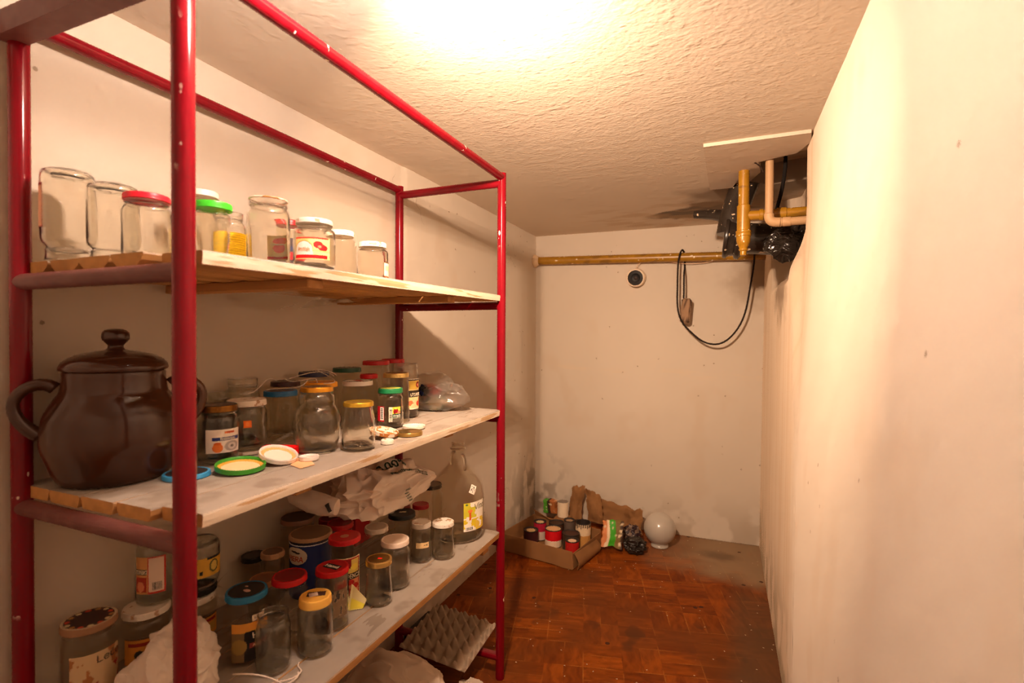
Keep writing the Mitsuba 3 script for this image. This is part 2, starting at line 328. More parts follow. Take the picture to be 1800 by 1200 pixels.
HOLE = Polygon([(.12, 2.30), (.155, 2.27), (.30, 2.25), (.36, 2.30), (.36, 2.66), (.20, 2.70), (.10, 2.62), (.14, 2.48)])
cpoly = sbox(XL - .03, YFRONT - .02, .42, 3.6).difference(HOLE)
def ceil_mesh():
    s = trimesh.creation.extrude_polygon(cpoly, .10, engine='earcut'); return move(s, (0, 0, CEIL))
add('ceiling', ceil_mesh(), 'mat_ceiling'); tag('ceiling', 'rough cream plaster ceiling with a damp stain by the pipes', kind='structure')
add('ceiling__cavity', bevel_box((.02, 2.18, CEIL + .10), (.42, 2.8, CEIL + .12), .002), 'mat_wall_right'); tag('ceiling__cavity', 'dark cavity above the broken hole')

# ceiling lamp: bakelite base and bare bulb (above the frame)
lt = thing('ceiling_lamp', 'round bulb ceiling lamp with a black holder', 'lamp')
m, c = lathe([[(.0, -.012), (.022, -.012), (.024, -.008), (.024, .03), (.045, .036), (.05, .06), (.05, .082), (0, .082)]], 32, [srgb(40, 34, 30)])
m = move(m, (LAMP[0], LAMP[1], LAMP[2] + .052)); m.vertices[:, 2] = np.minimum(m.vertices[:, 2], CEIL - .0005)
add(lt + '__holder', m, 'mat_paint', smooth=True, color=c)
bulb = lathe([spline([(0, -.030), (.018, -.025), (.029, -.008), (.028, .008), (.019, .026), (.016, .032), (0, .034)], 20)], 28)
add(lt + '__bulb', move(bulb, LAMP, s=1.7), {'type': 'diffuse', 'reflectance': {'type': 'rgb', 'value': [.8, .8, .8]}}, smooth=True, emitter={'type': 'area', 'sampling_weight': 6.0, 'radiance': {'type': 'rgb', 'value': LAMP_RGB}})

bd = np.array([0.04, .955, -.29]); bd /= np.linalg.norm(bd); bz_ = np.array([0, 0, 1.0]); bax = np.cross(bz_, bd); bax /= np.linalg.norm(bax); bay = np.cross(bd, bax)
cc_ = np.array(LAMP) + bd * .058
for k in range(6):      # a ring of added spot lights ahead of the bulb, brightening the end wall
    o_ = cc_ + .026 * (math.cos(k * math.pi / 3) * bax + math.sin(k * math.pi / 3) * bay)
    scene[f'added_spot_{k}'] = {'type': 'spot', 'intensity': {'type': 'rgb', 'value': [c_ / 6 for c_ in BEAM_RGB]}, 'cutoff_angle': 62.0, 'beam_width': 4.0, 'sampling_weight': 1.0, 'to_world': T4().look_at(origin=o_.tolist(), target=(o_ + bd).tolist(), up=[0, 0, 1])}

# ---------------------------------------------------------------- shelving unit
XF, XB, YN, YFAR = -.7832, -1.2465, .5405, 1.7735
su = thing('shelving_unit', 'dark red welded pipe shelving unit with three plank shelves along the left wall', 'shelving')
PR = .0165
def pipe(a, b, r=PR, sides=20): return tube(np.linspace(a, b, 4), r, sides)
for x, y in ((XF, YN), (XB, YN), (XF, YFAR), (XB, YFAR)):
    z1 = .612 if (x, y) != (XB, YN) else .600
    add(su + '__post', pipe((x, y, FLOOR), (x, y, z1)), 'mat_red', smooth=40)
for x in (XF, XB): add(su + '__rail', pipe((x, YN, .597), (x, YFAR, .597), .0145), 'mat_red', smooth=40)
ZB1, ZB2, ZB3 = .0975, -.3345, -.790
for y, zs in ((YN, (ZB1, ZB2, ZB3, -1.233)), (YFAR, (.1118, -.3175, -.790, -1.233))):
    for z in zs: add(su + '__crossbar', pipe((XB, y, z), (XF, y, z), .0155), 'mat_red_dusty' if y == YN else 'mat_red', smooth=40)
add(su + '__crossbar', pipe((XB, YFAR, .5757), (XF, YFAR, .5757), .0155), 'mat_red', smooth=40)
# near top bar is an angle iron with a lip
L = Polygon([(-.030, -.018), (.012, -.018), (.012, -.012), (-.022, -.012), (-.022, .026), (-.030, .026)])
ai = trimesh.creation.extrude_polygon(L, XF - XB + .03, engine='earcut')
v = np.asarray(ai.vertices); ai = trimesh.Trimesh(np.stack([XB - .012 + v[:, 2], YN + v[:, 0] - .004, .567 + v[:, 1]], 1), ai.faces, process=False)
ai.fix_normals(); tag(add(su + '__angle_bar', ai, 'mat_red_dusty'), 'dusty brown angle-iron top bar')
def plank(x0, x1, ya, za, yb, zb, th, ch):
    """A board along y with waney lower edges; the top runs from za to zb."""
    prof = [(x0 + .002, 0), (x1 - .002, 0), (x1, -.003), (x1 - ch * .25, -th * .55), (x1 - ch, -th), (x0 + ch, -th), (x0 + ch * .25, -th * .55), (x0, -.003)]
    n = len(prof); V, k = [], 9
    for t in np.linspace(0, 1, k):
        y = ya + (yb - ya) * t; z = za + (zb - za) * t
        j = meshkit.noise(np.array([[x0 * 50 + i * 3.1, t * 7, za * 9] for i in range(n)])) - .5
        V += [(px + .0012 * jj, y, z + pz + (.0012 * jj if pz < -.001 else 0)) for (px, pz), jj in zip(prof, j)]
    F = []
    for s in range(k - 1):
        for i in range(n):
            a, b = s * n + i, s * n + (i + 1) % n; F += [(a, b, b + n), (a, b + n, a + n)]
    for s in (0, k - 1):
        for i in range(1, n - 1): F.append((s * n, s * n + i + 1, s * n + i) if s == 0 else (s * n, s * n + i, s * n + i + 1))
    m = trimesh.Trimesh(np.array(V), np.array(F), process=False); m.fix_normals(); return m
SHELVES = (('top', .136, .151), ('mid', -.2939, -.2826), ('low', -.7459, -.7459))
edges = [-1.262, -1.168, -1.072, -.976, -.882, -.7805]
for nm, za, zb in SHELVES:
    for i in range(5):
        gap = .005 if nm == 'top' else .0018
        x0, x1 = edges[i], edges[i + 1] - (gap if i < 4 else 0)
        ya = (.548 if i < 4 else .568) + rng.uniform(-.004, .004); yb = 1.763 + rng.uniform(-.006, .004)
        if i == 0: x0 = -1.266; 
        ch = (.020 if nm == 'top' and i < 4 else .006)
        m = plank(x0, x1, ya, za + (za - zb) * (.568 - ya) / 1.195, yb, zb, .0225, ch if i < 4 else .002)
        k = add(su + '__plank', m, 'mat_plank_white' if i == 4 and nm != 'low' else 'mat_plank', smooth=False)
    if nm == 'top':
        for yc, xe in ((.838, -.80), (1.43, -.806)):
            z = za + (zb - za) * (yc - .568) / 1.195 - .0228
            add(su + '__batten', bevel_box((-1.25, yc - .022, z - .020), (xe, yc + .022, z), .002), 'mat_batten')
    else:
        for yc in ((.80, 1.405) if nm == 'mid' else (.86, 1.67)):
            z = za + (zb - za) * (yc - .568) / 1.195 - .0228
            add(su + '__batten', bevel_box((-1.25, yc - .022, z - (.012 if nm == 'mid' else .028)), (-.795, yc + .022, z), .002), 'mat_batten')
def zshelf(s, y):
    nm, za, zb = SHELVES['TMB'.index(s)]
    return za + (zb - za) * (y - .568) / 1.195 + .0012
# clear plastic sheet sagging below the top shelf
def sag(u, w):
    x = -1.24 + .22 * w; y = .96 + .34 * u
    z = .116 - .040 * np.sin(np.pi * np.clip(u, 0, 1)) ** .8 * (1 - .5 * w) + .006 * np.sin(22 * u + 6 * w)
    return np.stack([x, y, np.minimum(z, .1135)], 1)
sg, _, _ = sheet(40, 14, sag, .0006)
add('plastic_sheet', sg, 'mat_cling', smooth=True); tag('plastic_sheet', 'clear plastic sheet sagging beneath the top shelf against the wall', 'plastic sheet')
# ---------------------------------------------------------------- jars
WHITE, CREAM, RED, DRED, GREEN, BLUE = srgb(236, 226, 212), srgb(240, 222, 190), srgb(205, 14, 24), srgb(140, 12, 16), srgb(40, 165, 40), srgb(30, 100, 150)
BLACK, NAVY, GOLD, YEL, ORANGE, GREY = srgb(28, 24, 22), srgb(24, 34, 80), srgb(222, 160, 50), srgb(250, 212, 40), srgb(232, 110, 40), srgb(150, 140, 128)
TEAL, DGREEN, BROWN = srgb(24, 120, 160), srgb(22, 70, 48), srgb(90, 50, 26)

def glass_profile(kind, r, h, rn):
    """Outer wall of an empty jar from the pushed-up base to the mouth."""
    b = [(0, .010), (r * .55, .008), (r * .74, .002), (r * .82, 0)]
    if kind == 'belly':
        return b + [(r * .80, .002), (r * .86, .09 * h), (r * .955, .22 * h), (r, .40 * h), (r * .99, .50 * h), (r * .93, .60 * h), (r * .84, .665 * h), (r * .76, .70 * h), (r * .735, .725 * h), (r * .755, .765 * h), (r * .75, .82 * h), (r * .70, .87 * h), (rn, .895 * h), (rn, h - .003), (rn - .002, h - .002)]
    if kind == 'tumbler':
        return [(0, .012), (r * .40, .010), (r * .55, .002), (r * .62, 0), (r * .72, .004), (r * .90, .024), (r * .985, .05), (r, .075), (r, .80 * h), (rn, .85 * h), (rn, h - .003), (rn - .002, h - .002)]
    if kind == 'cone':
        return b + [(r * .93, .003), (r, .014), (r * .98, .30 * h), (r * .86, .72 * h), (rn * 1.02, .88 * h), (rn, .90 * h), (rn, h - .003), (rn - .002, h - .002)]
    if kind == 'waist':
        return b + [(r * .93, .003), (r, .014), (r, .58 * h), (r * .96, .68 * h), (r * .90, .77 * h), (rn, .86 * h), (rn, h - .003), (rn - .002, h - .002)]
    if kind == 'tall':
        return b + [(r * .93, .003), (r, .012), (r, .80 * h), (r * .97, .85 * h), (rn, .90 * h), (rn * 1.03, .915 * h), (rn, .93 * h), (rn, h - .003), (rn - .002, h - .002)]
    return b + [(r * .93, .003), (r * .99, .009), (r, .018), (r, .72 * h), (r * .985, .765 * h), (r * .94, .80 * h), (rn * .985, .83 * h), (rn * .93, .848 * h), (rn * .925, .865 * h), (rn * 1.01, .875 * h), (rn * 1.01, .888 * h), (rn * .975, .90 * h), (rn, h - .003), (rn - .002, h - .002)]

def profile(pts):
    p = [np.asarray(q, float) for q in pts]; out = [p[0]]
    for a, b in zip(p[:-1], p[1:]):
        for t in ((.5, 1.0) if np.linalg.norm(b - a) > .006 else (1.0,)): out.append(a + (b - a) * t)
    return np.array(out)
def lid_mesh(r, t, top, side, ring=None):
    strips = [[(0, .0015), (r * .9, .0015), (r * .93, 0)], [(r * .93, 0), (r, .0004), (r * 1.012, .0014), (r, .003)], [(r, .003), (r, t * .75), (r - .0012, t - .001)],
              [(r - .0012, t - .001), (r - .003, t), (r - .006, t - .0008)], [(r - .006, t - .0008), (r - .009, t - .0018), (r * .5, t - .0018), (0, t - .0018)]]
    return lathe(strips, 44, [side, side, side, ring if ring is not None else side, top])
def lid_in_hand(r, t, inside, side, gasket):
    """A twist-off lid lying with its hollow side up."""
    strips = [[(0, 0), (r * .94, 0), (r, .002)], [(r, .002), (r, t * .8), (r * 1.012, t - .001), (r, t)], [(r, t), (r - .0035, t - .0005), (r - .004, .005)], [(r - .004, .005), (r - .010, .0042), (r - .0115, .0028)], [(r - .0115, .0028), (r * .45, .0030), (0, .0030)]]
    return lathe(strips, 48, [side, side, side, gasket, inside])

def text_on_cylinder(key, s, r, cx, cy, z, ang, height, col, bold=True, mat='mat_print', tilt=0.0, squeeze=1.0):
    m = meshkit.text_mesh(s, height, .0005, bold); v = np.asarray(m.vertices).copy()
    v[:, 0] = (v[:, 0] - v[:, 0].max() / 2) * squeeze; v[:, 1] -= height * .5
    ct, st = math.cos(tilt), math.sin(tilt); x, y = v[:, 0] * ct - v[:, 1] * st, v[:, 0] * st + v[:, 1] * ct
    a = ang + x / r; rr = r + .0003 + v[:, 2]
    q = np.stack([cx + rr * np.cos(a), cy + rr * np.sin(a), z + y], 1)
    add(key, trimesh.Trimesh(q, m.faces, process=False), mat, color=np.tile(col, (len(q), 1)))
def text_on_disc(key, s, cx, cy, z, ang, height, col, bold=True):
    m = meshkit.text_mesh(s, height, .0005, bold); v = np.asarray(m.vertices).copy()
    x, y = v[:, 0] - v[:, 0].max() / 2, v[:, 1] - height / 2; c, s_ = math.cos(ang), math.sin(ang)
    q = np.stack([cx + x * c - y * s_, cy + x * s_ + y * c, z + v[:, 2]], 1)
    add(key, trimesh.Trimesh(q, m.faces, process=False), 'mat_print', color=np.tile(col, (len(q), 1)))
def label_patch(key, cx, cy, r, z0, z1, ang, span, art, nu=64, nv=48, rfun=None, lean=0.0):
    u, v = np.meshgrid(np.linspace(0, 1, nu), np.linspace(0, 1, nv), indexing='ij'); u, v = u.ravel(), v.ravel()
    z = z0 + (z1 - z0) * v
    a = ang + (u - .5) * span; rr = (r if rfun is None else rfun(z)) + .0005
    q = np.stack([cx + rr * np.cos(a), cy + rr * np.sin(a), z], 1)
    i, j = np.meshgrid(np.arange(nu - 1), np.arange(nv - 1), indexing='ij'); i, j = i.ravel(), j.ravel()
    f = np.stack([i * nv + j, (i + 1) * nv + j, (i + 1) * nv + j + 1, i * nv + j + 1], 1)
    return add(key, trimesh.Trimesh(q, np.vstack([f[:, [0, 1, 2]], f[:, [0, 2, 3]]]), process=False), 'mat_print', smooth=True, color=art(u, v))
def paint(n, base): return np.tile(np.asarray(base, float), (n, 1))
def rect(c, u, v, u0, u1, v0, v1, col): c[(u >= u0) & (u <= u1) & (v >= v0) & (v <= v1)] = col
def oval(c, u, v, cu, cv, ru, rv, col): c[((u - cu) / ru) ** 2 + ((v - cv) / rv) ** 2 < 1] = col
def bars(c, u, v, u0, u1, v0, v1, n=14, col=BLACK):
    rect(c, u, v, u0, u1, v0, v1, WHITE); k = np.floor((u - u0) / (u1 - u0) * n).astype(int)
    c[(u > u0) & (u < u1) & (v > v0 + .1 * (v1 - v0)) & (v < v1) & (k % 2 == 0)] = col

SOLID = True
def shell(pts, t=.0026):
    p = profile(pts); q = p.copy(); tan = np.gradient(p, axis=0); tan /= np.linalg.norm(tan, axis=1, keepdims=True) + 1e-9
    q[:, 0] -= t * np.abs(tan[:, 1]); q[:, 1] += 2.0 * t * np.abs(tan[:, 0]) * (p[:, 1] < .03) - t * np.abs(tan[:, 0]) * (p[:, 1] >= .03)
    q[:, 0] = np.maximum(q[:, 0], 0); q[0, 0] = 0; q[0, 1] = p[0, 1] + .0045; q[-1, 1] = p[-1, 1] - .0006
    return np.vstack([p, q[::-1]])
def jar(name, label, x, y, z, d, h, kind='straight', neck=.86, lid=None, lid_mat='mat_paint', glass='mat_glass', flip=False, group=None, lid_t=.015, lid_r=None, base=False, cat='jar'):
    """lid: None or (top colour, side colour[, ring colour])."""
    t = thing(name, label, cat, group)
    r = d / 2 - .0004; rn = r * neck
    hg = h if lid is None else h - .0014
    solid = SOLID and (base or flip or lid is None)
    if solid: base = False; glass = 'mat_glass_solid'
    m = lathe([shell(glass_profile(kind, r, hg, rn)) if solid else profile(glass_profile(kind, r, hg, rn))], 44)
    if lid is None and not solid:      # a mouth with a rolled rim and screw thread
        m = cat_mesh([m] + [tube([(rn * math.cos(a), rn * math.sin(a), hg - zz) for a in np.linspace(0, 2 * np.pi, 45)], rr, 6, False) for zz, rr in ((.002, .0016), (.009, .0010))])
    if flip: m = trimesh.Trimesh(np.asarray(m.vertices) * [1, -1, -1] + [0, 0, h], m.faces, process=False)
    add(t + '__glass', move(m, (x, y, z), rz=rng.uniform(0, 6)), glass, smooth=35)
    if base:
        bm = lathe([profile([(0, .0005), (r * .80, .0005), (r * .90, .004), (r * .92, .008), (r * .8, .0085), (r * .5, .0125), (0, .0135)])], 36)
        add(t + '__thick_base', outward(move(bm, (x, y, z + .0008))), 'mat_glass_solid', smooth=40)
    if lid is not None:
        lr = lid_r or rn + .0022
        lm, lc = lid_mesh(lr, lid_t, *lid)
        if flip: lm = trimesh.Trimesh(np.asarray(lm.vertices) * [1, -1, -1] + [0, 0, lid_t], lm.faces, process=False)
        lm = outward(move(lm, (0, 0, 0)))
        add(t + '__lid', move(lm, (x, y, z if flip else z + h - lid_t), rz=rng.uniform(0, 6)), lid_mat, smooth=True, **({'color': lc} if lid_mat in ('mat_paint', 'mat_metal', 'mat_print') else {}))
    return t
def toward(x, y, off=0.0): return math.atan2(-y, -x) + off
GT, GM, GB = 'empty glass jars on the top shelf', 'empty glass jars on the middle shelf', 'empty glass jars on the bottom shelf'
def zt(y): return zshelf('T', y)
def zm(y): return zshelf('M', y)
def zb(y): return zshelf('B', y)
LW = (WHITE, WHITE)

# --- top shelf
j = jar('glass_jar', 'tall upside-down clear jar beside the near wall post on the top shelf', -1.18, .585, zt(.585), .084, .175, 'straight', .84, None, flip=True, group=GT)
def art_side(u, v):
    c = paint(len(u), srgb(216, 160, 130)); rect(c, u, v, 0, 1, 0, .04, DRED); rect(c, u, v, 0, 1, .95, 1, DRED); rect(c, u, v, .94, 1, 0, 1, DRED); return c
label_patch(j + '__label', -1.18, .585, .042, zt(.58) + .062, zt(.58) + .145, toward(-1.18, .585, -1.5), .9, art_side, 12, 24)
jar('glass_jar', 'shorter upside-down clear jar next to the red-lidded jar on the top shelf', -1.095, .617, zt(.617), .084, .147, 'straight', .84, None, flip=True, group=GT)
jar('glass_jar', 'clear jar with a flat red lid half behind the front post on the top shelf', -1.008, .625, zt(.625), .080, .122, 'straight', .90, (RED, srgb(225, 30, 50)), group=GT, lid_t=.012, base=True)
jar('glass_jar', 'tall clear jar with a white lid behind the green-lidded jar', -1.12, .815, zt(.815), .080, .188, 'tall', .84, LW, 'mat_lid_white', group=GT)
jar('glass_jar', 'rounded tumbler jar with a bright green lid on the top shelf', -.93, .70, zt(.70), .062, .117, 'tumbler', .90, (GREEN, srgb(60, 190, 40)), group=GT, lid_t=.014, lid_r=.0345, base=True)
j = jar('glass_jar', 'clear jar with a bright yellow ribbed paper label on the top shelf', -1.02, .807, zt(.807), .068, .130, 'straight', .86, None, group=GT)
def art_yellow(u, v):
    c = paint(len(u), srgb(252, 214, 20)); k = (v * 46).astype(int); c[(k % 3 == 0)] = srgb(214, 160, 16); return c
label_patch(j + '__label', -1.02, .807, .034, zt(.8) + .006, zt(.8) + .082, toward(-1.02, .807, .15), 2.4, art_yellow, 20, 93)
j = jar('glass_jar', 'large open jar with a rusty-stained mouth on the top shelf', -.885, .793, zt(.793), .084, .144, 'straight', .88, None, group=GT, base=True)
def art_tomato_old(u, v):
    c = paint(len(u), srgb(248, 222, 160)); rect(c, u, v, 0, 1, .06, .16, RED); oval(c, u, v, .42, .78, .36, .14, srgb(226, 70, 54)); oval(c, u, v, .5, .5, .28, .20, srgb(226, 60, 46)); rect(c, u, v, .3, .9, .62, .66, CREAM); return c
label_patch(j + '__label', -.885, .793, .0405, zt(.79) + .020, zt(.79) + .074, toward(-.885, .793, math.pi - .55), 1.25, art_tomato_old)
rm = tube([(.0363 * math.cos(a), .0363 * math.sin(a), 0) for a in np.linspace(0, 2 * np.pi, 49)], .0019, 8, False)
add(j + '__stained_rim', move(rm, (-.885, .793, zt(.793) + .1395)), 'mat_rust', smooth=True)
j = jar('glass_jar', 'narrow jar with a red lid mostly hidden between two larger jars on the top shelf', -1.08, 1.037, zt(1.037), .064, .160, 'tall', .88, (RED, RED), group=GT)
def art_dark(u, v):
    c = paint(len(u), srgb(60, 40, 40)); rect(c, u, v, 0, 1, .35, .6, RED); rect(c, u, v, 0, 1, .62, .75, NAVY); return c
label_patch(j + '__label', -1.08, 1.037, .032, zt(1.03) + .02, zt(1.03) + .11, toward(-1.08, 1.037), 3.0, art_dark, 24, 24)
X, Y = -.83, .865
j = jar('glass_jar', 'squat jar with a red and yellow tomato puree label and white lid', X, Y, zt(Y), .088, .108, 'straight', .83, LW, 'mat_lid_white', group=GT, lid_t=.012, base=True)
def art_protlak(u, v):
    c = paint(len(u), srgb(250, 232, 150))
    rect(c, u, v, 0, .95, .93, 1, srgb(226, 60, 48)); rect(c, u, v, 0, .40, .18, .93, srgb(235, 200, 120))
    oval(c, u, v, .27, .44, .26, .42, srgb(196, 140, 60)); oval(c, u, v, .27, .42, .245, .385, WHITE); rect(c, u, v, .02, .52, .20, .34, WHITE)
    oval(c, u, v, .66, .66, .13, .17, srgb(214, 36, 30)); oval(c, u, v, .79, .52, .13, .16, srgb(206, 30, 28)); oval(c, u, v, .70, .58, .05, .06, srgb(240, 150, 110))
    s = np.abs(v - (.36 + .5 * (.9 - u) ** 2)) < .03; c[s & (u > .5)] = srgb(250, 216, 120)
    rect(c, u, v, 0, .92, .02, .20, srgb(216, 22, 24)); return c
pa = toward(X, Y, -.10)
label_patch(j + '__label', X, Y, .044, zt(Y) + .018, zt(Y) + .064, pa, 1.72, art_protlak, 96, 60)
text_on_cylinder(j + '__label__lettering', 'Protlak', .0446, X, Y, zt(Y) + .0385, pa - .39, .0082, srgb(190, 120, 60), False, squeeze=.72)
jar('glass_jar', 'narrow dusty jar with a white lid right of the tomato puree jar', -.92, 1.053, zt(1.053), .076, .124, 'straight', .80, LW, 'mat_lid_white', group=GT)
X, Y = -.89, 1.142
j = jar('glass_jar', 'small squat jar with a white lid, last on the right of the top shelf', X, Y, zt(Y), .084, .106, 'straight', .84, LW, 'mat_lid_white', group=GT, base=True)
def art_edge(u, v):
    c = paint(len(u), CREAM); rect(c, u, v, 0, 1, .0, .07, srgb(200, 80, 40)); rect(c, u, v, 0, 1, .95, 1, BROWN); rect(c, u, v, .1, .8, .4, .75, srgb(226, 196, 150)); return c
label_patch(j + '__label', X, Y, .042, zt(Y) + .012, zt(Y) + .052, toward(X, Y, 1.25), .9, art_edge, 16, 24)

# --- middle shelf
pot_x, pot_y = -1.14, .645
pz = zm(pot_y)
pt = thing('stoneware_pot', 'big glazed brown stoneware pot with a lid and two loop handles', 'pot')
body = spline([(0, .006), (.070, .004), (.084, 0), (.090, .004), (.108, .045), (.118, .085), (.114, .125), (.100, .158), (.0875, .180), (.0845, .212), (.085, .218), (.080, .218), (.078, .205), (.09, .17), (.10, .10), (.08, .02), (0, .014)], 90)
add(pt + '__body', outward(move(lathe([body], 56), (pot_x, pot_y, pz))), 'mat_pot', smooth=50)
lid = spline([(0, .212), (.076, .212), (.0765, .2185), (.0885, .2185), (.0895, .222), (.086, .232), (.066, .247), (.036, .255), (.016, .259), (.0125, .266), (.017, .272), (.0235, .282), (.022, .293), (.012, .300), (0, .301)], 80)
add(pt + '__lid', outward(move(lathe([lid], 56), (pot_x, pot_y, pz + .0008))), 'mat_pot', smooth=50)
va = math.atan2(-pot_y, -pot_x)
for s in (-1, 1):
    a = va + s * 1.52
    er, ez = np.array([math.cos(a), math.sin(a), 0]), np.array([0, 0, 1.0])
    pts = [(.092, .186), (.106, .194), (.130, .190), (.149, .166), (.147, .140), (.133, .116), (.114, .098)]
    if s == 1: pts = [(r_ + .0, z_) for r_, z_ in pts]
    path = curve([np.array([pot_x, pot_y, pz]) + er * r_ + ez * z_ for r_, z_ in pts], 28)
    add(pt + '__handle', outward(tube(path, np.r_[np.linspace(.012, .0095, 14), np.linspace(.0095, .013, 14)], 14)), 'mat_pot', smooth=True)

X, Y = -1.066, .815
j = jar('glass_jar', 'jar with a dark gold lid and blue fish label beside the front post', X, Y, zm(Y), .086, .130, 'straight', .88, (BROWN, srgb(130, 84, 30), srgb(60, 36, 16)), 'mat_metal', group=GM, base=True)
def art_fish(u, v):
    c = paint(len(u), srgb(236, 224, 214)); rect(c, u, v, .18, .98, .52, .68, srgb(34, 44, 120))
    oval(c, u, v, .32, .22, .14, .20, srgb(226, 120, 50)); oval(c, u, v, .32, .40, .10, .06, srgb(200, 90, 30)); oval(c, u, v, .72, .26, .22, .22, srgb(170, 160, 156))
    oval(c, u, v, .72, .26, .13, .14, srgb(210, 200, 196)); oval(c, u, v, .72, .26, .05, .06, srgb(120, 110, 104)); rect(c, u, v, .5, .8, .82, .90, srgb(224, 120, 60)); return c
pa = toward(X, Y, .28)
label_patch(j + '__label', X, Y, .043, zm(Y) + .026, zm(Y) + .078, pa, 1.75, art_fish, 72, 48)
text_on_cylinder(j + '__label__lettering', 'Rollmops', .0436, X, Y, zm(Y) + .0575, pa + .16, .0056, WHITE, True, squeeze=.95)
text_on_cylinder(j + '__label__lettering', 'VITA', .0436, X, Y, zm(Y) + .0708, pa + .30, .0048, srgb(196, 60, 30), True)
bl = thing('jar_lid', 'dark lid with a bright blue rim lying by the front post, middle shelf', 'lid')
m, c = lid_mesh(.043, .010, srgb(44, 42, 44), srgb(60, 150, 200))
add(bl, move(m, (-1.012, .703, zm(.703))), 'mat_paint', smooth=True, color=c)
wl = thing('jar_lid', 'white jar lid lying under the jar with the orange sticker', 'lid')
m, c = lid_mesh(.0475, .008, WHITE, WHITE); X, Y = -1.084, .905
add(wl, move(m, (X, Y, zm(Y))), 'mat_lid_white', smooth=True)
j = jar('glass_jar', 'wide jar with a white lid and a small orange price sticker', X, Y, zm(Y) + .0085, .092, .121, 'straight', .93, LW, 'mat_lid_white', group=GM, base=True)
def art_orange(u, v):
    c = paint(len(u), srgb(248, 118, 40)); oval(c, u, v, .5, .5, .28, .3, srgb(255, 160, 80)); return c
label_patch(j + '__sticker', X, Y, .046, zm(Y) + .066, zm(Y) + .083, toward(X, Y, .04), .38, art_orange, 10, 10)
jar('glass_jar', 'open jar against the wall behind the white-lidded jar, the taller of two', -1.215, 1.002, zm(1.0), .086, .170, 'straight', .90, None, group=GM)
jar('glass_jar', 'open jar against the wall nearest the brown pot, the lower of two', -1.212, .915, zm(.915), .078, .144, 'straight', .90, None, group=GM)
jar('glass_jar', 'dark empty jar with a blue-rimmed lid behind the bellied jar', -1.128, 1.05, zm(1.05), .092, .134, 'straight', .90, (srgb(60, 40, 36), BLUE), group=GM)
jar('glass_jar', 'jar with a dark maroon lid under the loose strings', -1.20, 1.135, zm(1.135), .086, .149, 'straight', .90, (srgb(50, 24, 22), srgb(60, 26, 26)), group=GM)
X, Y = -.935, .983
jar('glass_jar', 'round-bellied empty jar with a gold lid at the front of the middle shelf', X, Y, zm(Y), .115, .160, 'belly', .64, (srgb(150, 96, 30), srgb(230, 160, 50)), 'mat_metal', group=GM, lid_t=.013, base=True)
jar('glass_jar', 'jar with a yellow-gold lid directly behind the bellied jar', -1.08, 1.152, zm(1.15), .096, .150, 'straight', .90, (srgb(176, 110, 30), srgb(236, 160, 30)), group=GM)
jar('glass_jar', 'jar with a dark blue lid against the wall of the middle shelf', -1.19, 1.238, zm(1.238), .094, .169, 'straight', .92, (srgb(70, 54, 56), srgb(24, 24, 62), srgb(20, 20, 56)), group=GM)
jar('glass_jar', 'jar with a dark green lid against the wall of the middle shelf', -1.19, 1.39, zm(1.39), .098, .172, 'straight', .92, (srgb(64, 52, 40), DGREEN), group=GM)
jar('glass_jar', 'slim jar with a red lid between the green-lidded and gold-lidded jars', -1.10, 1.393, zm(1.393), .060, .153, 'tall', .90, (DRED, RED), group=GM)
X, Y = -1.044, 1.268
j = jar('glass_jar', 'jar with a white lid printed with red tomatoes', X, Y, zm(Y), .096, .145, 'straight', .90, (srgb(200, 186, 170), srgb(232, 224, 214), srgb(40, 70, 40)), 'mat_print', group=GM)
for dx, dy, rr in ((-.012, .014, .013), (.012, -.006, .011)):
    m, c = lathe([[(rr, 0), (rr * .6, .0006), (0, .0007)]], 18, [srgb(170, 36, 28)]); add(j + '__lid__tomato_print', move(m, (X + dx, Y + dy, zm(Y) + .1435)), 'mat_print', smooth=True, color=c)
jar('glass_jar', 'tall jar with a red lid standing by the back post of the middle shelf', -1.17, 1.522, zm(1.52), .096, .189, 'tall', .95, (DRED, srgb(190, 16, 22)), group=GM)
j = jar('glass_jar', 'red-lidded jar in the back corner of the middle shelf beside the plastic bag', -1.192, 1.655, zm(1.655), .088, .188, 'tall', .95, (DRED, srgb(190, 16, 22)), group=GM)
X, Y = -1.018, 1.487
j = jar('glass_jar', 'tall open jar with a yellow sausage label at the right of the middle shelf', X, Y, zm(Y), .088, .186, 'tall', .93, None, group=GM, base=True)
def art_utopenci(u, v):
    c = paint(len(u), srgb(244, 214, 150)); rect(c, u, v, 0, 1, .94, .97, BLACK); rect(c, u, v, 0, 1, .97, 1, WHITE)
    rect(c, u, v, .05, .95, .66, .92, srgb(228, 190, 80)); oval(c, u, v, .62, .80, .16, .10, DRED); oval(c, u, v, .62, .79, .08, .05, srgb(240, 150, 110))
    rect(c, u, v, 0, 1, .56, .62, srgb(60, 50, 30)); rect(c, u, v, 0, 1, .40, .56, srgb(50, 40, 30))
    for k, (a, b) in enumerate(((.15, .2), (.4, .28), (.65, .18), (.85, .27), (.3, .1))): oval(c, u, v, a, b, .17, .09, (srgb(226, 110, 70), srgb(238, 200, 150), srgb(206, 70, 50))[k % 3])
    rect(c, u, v, 0, 1, .0, .05, CREAM); return c
pa = toward(X, Y, .95)
label_patch(j + '__label', X, Y, .044, zm(Y) + .030, zm(Y) + .134, pa, 1.5, art_utopenci, 60, 60)
text_on_cylinder(j + '__label__lettering', 'UTOPENCI', .0446, X, Y, zm(Y) + .080, pa, .0105, CREAM, True, squeeze=.72)
X, Y = -.99, 1.392
j = jar('glass_jar', 'ribbed clear jar with a pale gold lid in front of the tall sausage jar', X, Y, zm(Y), .086, .161, 'straight', .92, (srgb(170, 130, 80), srgb(238, 206, 130)), 'mat_metal', group=GM)
